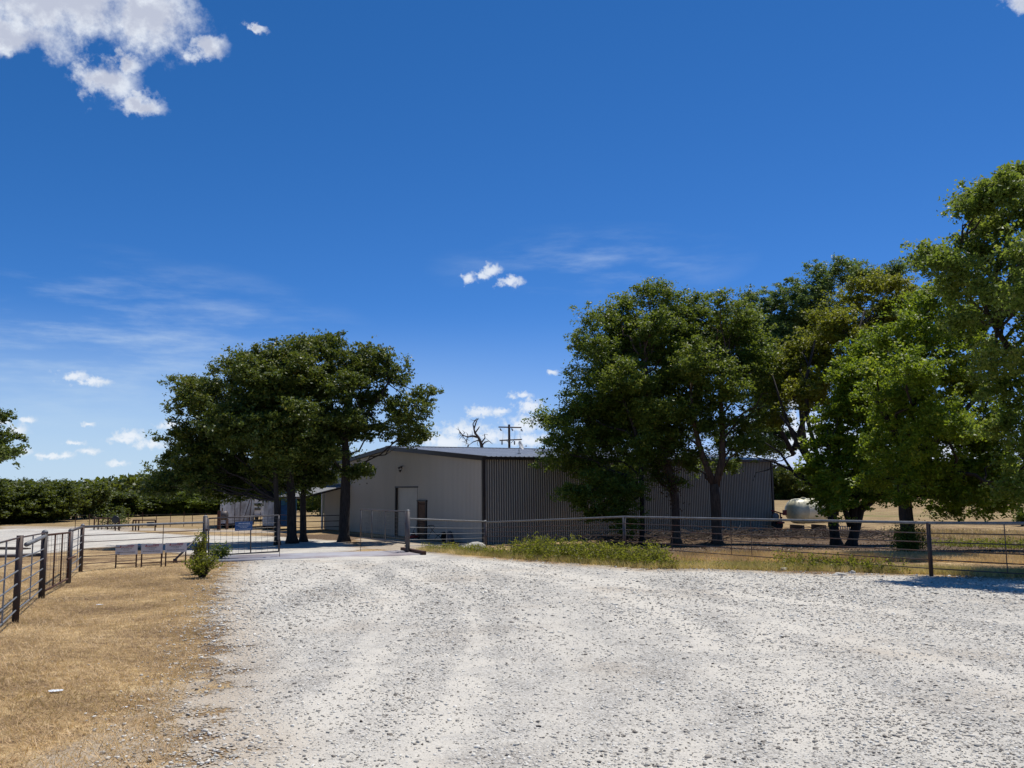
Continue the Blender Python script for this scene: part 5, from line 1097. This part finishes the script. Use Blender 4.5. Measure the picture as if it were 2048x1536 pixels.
weed_mass('shade_undergrowth', 'green undergrowth behind the fence under the trees on the right', [ground(x, y) for x, y in ((1880, 1092), (1950, 1094), (2020, 1096), (2100, 1099))], .34, 350, 'weed', .03, spread=1.8, vb=-.2)
weed_mass('trunk_ivy', 'ivy and vines around the foot of the big trunk behind the fence', [foot(x, 30.5) for x in (1790, 1815, 1845)], .8, 230, 'elm', .035, spread=.35)
# brush under the trees: dead twigs and leaves
def brush(label, pts, n, spread, hgt):
    b = MB(); P = np.array(pts)
    for i in range(n):
        t = RS.rand() * (len(P) - 1); k = int(t); f = t - k; q = P[k] * (1 - f) + P[min(k + 1, len(P) - 1)] * f + RS.randn(3) * (spread * .4, spread, 0)
        z = G(q[0], q[1]); a = RS.rand() * 2 * pi; l = RS.uniform(.3, 1.6); e = RS.uniform(-.05, .45); s0 = np.array([q[0], q[1], z + RS.rand() * hgt * .6])
        b.tube([s0, s0 + np.array([cos(a), sin(a), e]) * l * .5 + RS.randn(3) * .05, s0 + np.array([cos(a), sin(a), e * .7]) * l], [RS.uniform(.01, .035), .015, .005], 4, cap=False)
    o = b.build('brush_pile', M['deadwood']); tag(o, label, 'brush', kind='stuff')
brush('heap of dead branches and brush on the ground under the right trees', [ground(x, y) for x, y in ((1180, 1088), (1350, 1080), (1500, 1076), (1650, 1074), (1760, 1076))], 900, 1.4, .5)
lx, ly = scatter([p for p in POLY_LITTER[0]], 60000, .6); blades('leaf_litter', lx, ly, .05, 1.8, .03, M['brown_leaf'], 'brown fallen leaves and dead grass under the right trees')
# straw and green grass along the right fence
def strip(px_list, n, w, h, m, name, label, wd=.004):
    P = np.array([ground(x, y) for x, y in px_list]); t = RS.rand(n) * (len(P) - 1); k = t.astype(int); f = (t - k)[:, None]; q = P[k] * (1 - f) + P[np.minimum(k + 1, len(P) - 1)] * f
    return blades(name, q[:, 0] + RS.uniform(-.3, .3, n), q[:, 1] + RS.uniform(-1, 1, n) * w, h, .7, wd, m, label)
strip([(842, 1101), (930, 1108), (1030, 1114), (1150, 1122), (1300, 1133), (1450, 1135), (1600, 1138), (1750, 1143), (1860, 1144), (2048, 1150), (2300, 1160)], 60000, .75, .15, M['greenstraw'], 'fence_grass', 'yellow green grass tufts along the foot of the right fence', .005)
strip([(1300, 1118), (1500, 1116), (1700, 1116), (1850, 1118), (2048, 1122), (2300, 1130)], 50000, 1.7, .16, M['straw'], 'paddock_grass', 'dry grass just behind the right fence', .006)
strip([(1850, 1072), (2048, 1074), (2300, 1080)], 15000, 6, .2, M['straw'], 'pasture_grass', 'sunlit dry pasture grass beyond the trees on the right', .02)

def bush(label, px, py, w, h, n, m, leaf, Yoff=0, name='wild_bush', seedv=0.0):
    P = ground(px, py); T = thing(name, label, 'bush', tuple(P)); b = MB(); C = []; V = []
    for i in range(n):
        a = RS.rand() * 2 * pi; r = RS.rand() ** .6 * w; hh = h * RS.uniform(.45, 1.1) * (1 - .35 * (r / w) ** 2); tip = P + (cos(a) * r, sin(a) * r * .7, hh); m_ = P + (cos(a) * r * .4, sin(a) * r * .3, hh * .55)
        b.tube([P + (cos(a) * .04, sin(a) * .04, -.02), m_, tip], [.012, .008, .003], 4, cap=False)
        k = 26; s = RS.rand(k) ** .8; c = m_ + (tip - m_) * s[:, None] + RS.randn(k, 3) * .055; C.append(c); V.append(np.clip(RS.randn(k) * .2 + .35 + seedv, 0, 1))
    b.build('stems', M['bark'], T); leaf_obj('foliage', np.concatenate(C), np.concatenate(V), leaf, M[m], T, .3)
bush('leafy green bush at the gravel edge beside the rightmost white sign', 404, 1156, .58, .62, 62, 'weed', .034, seedv=-.1)
bush('tall leafy shoot of the bush in front of the tall left gate post', 398, 1148, .2, 1.2, 34, 'weed', .034, seedv=-.2)
bush('darker leafy bush growing against the left swing gate', 438, 1122, .40, .62, 34, 'elm', .04, seedv=.1)
bush('dark shrub at the right edge in the pasture beyond the fence', 2045, 1052, .8, 1.2, 60, 'elm', .08)
print('scene built; objects', len(bpy.data.objects))
print('leaves', sum(LEAVES), LEAVES)
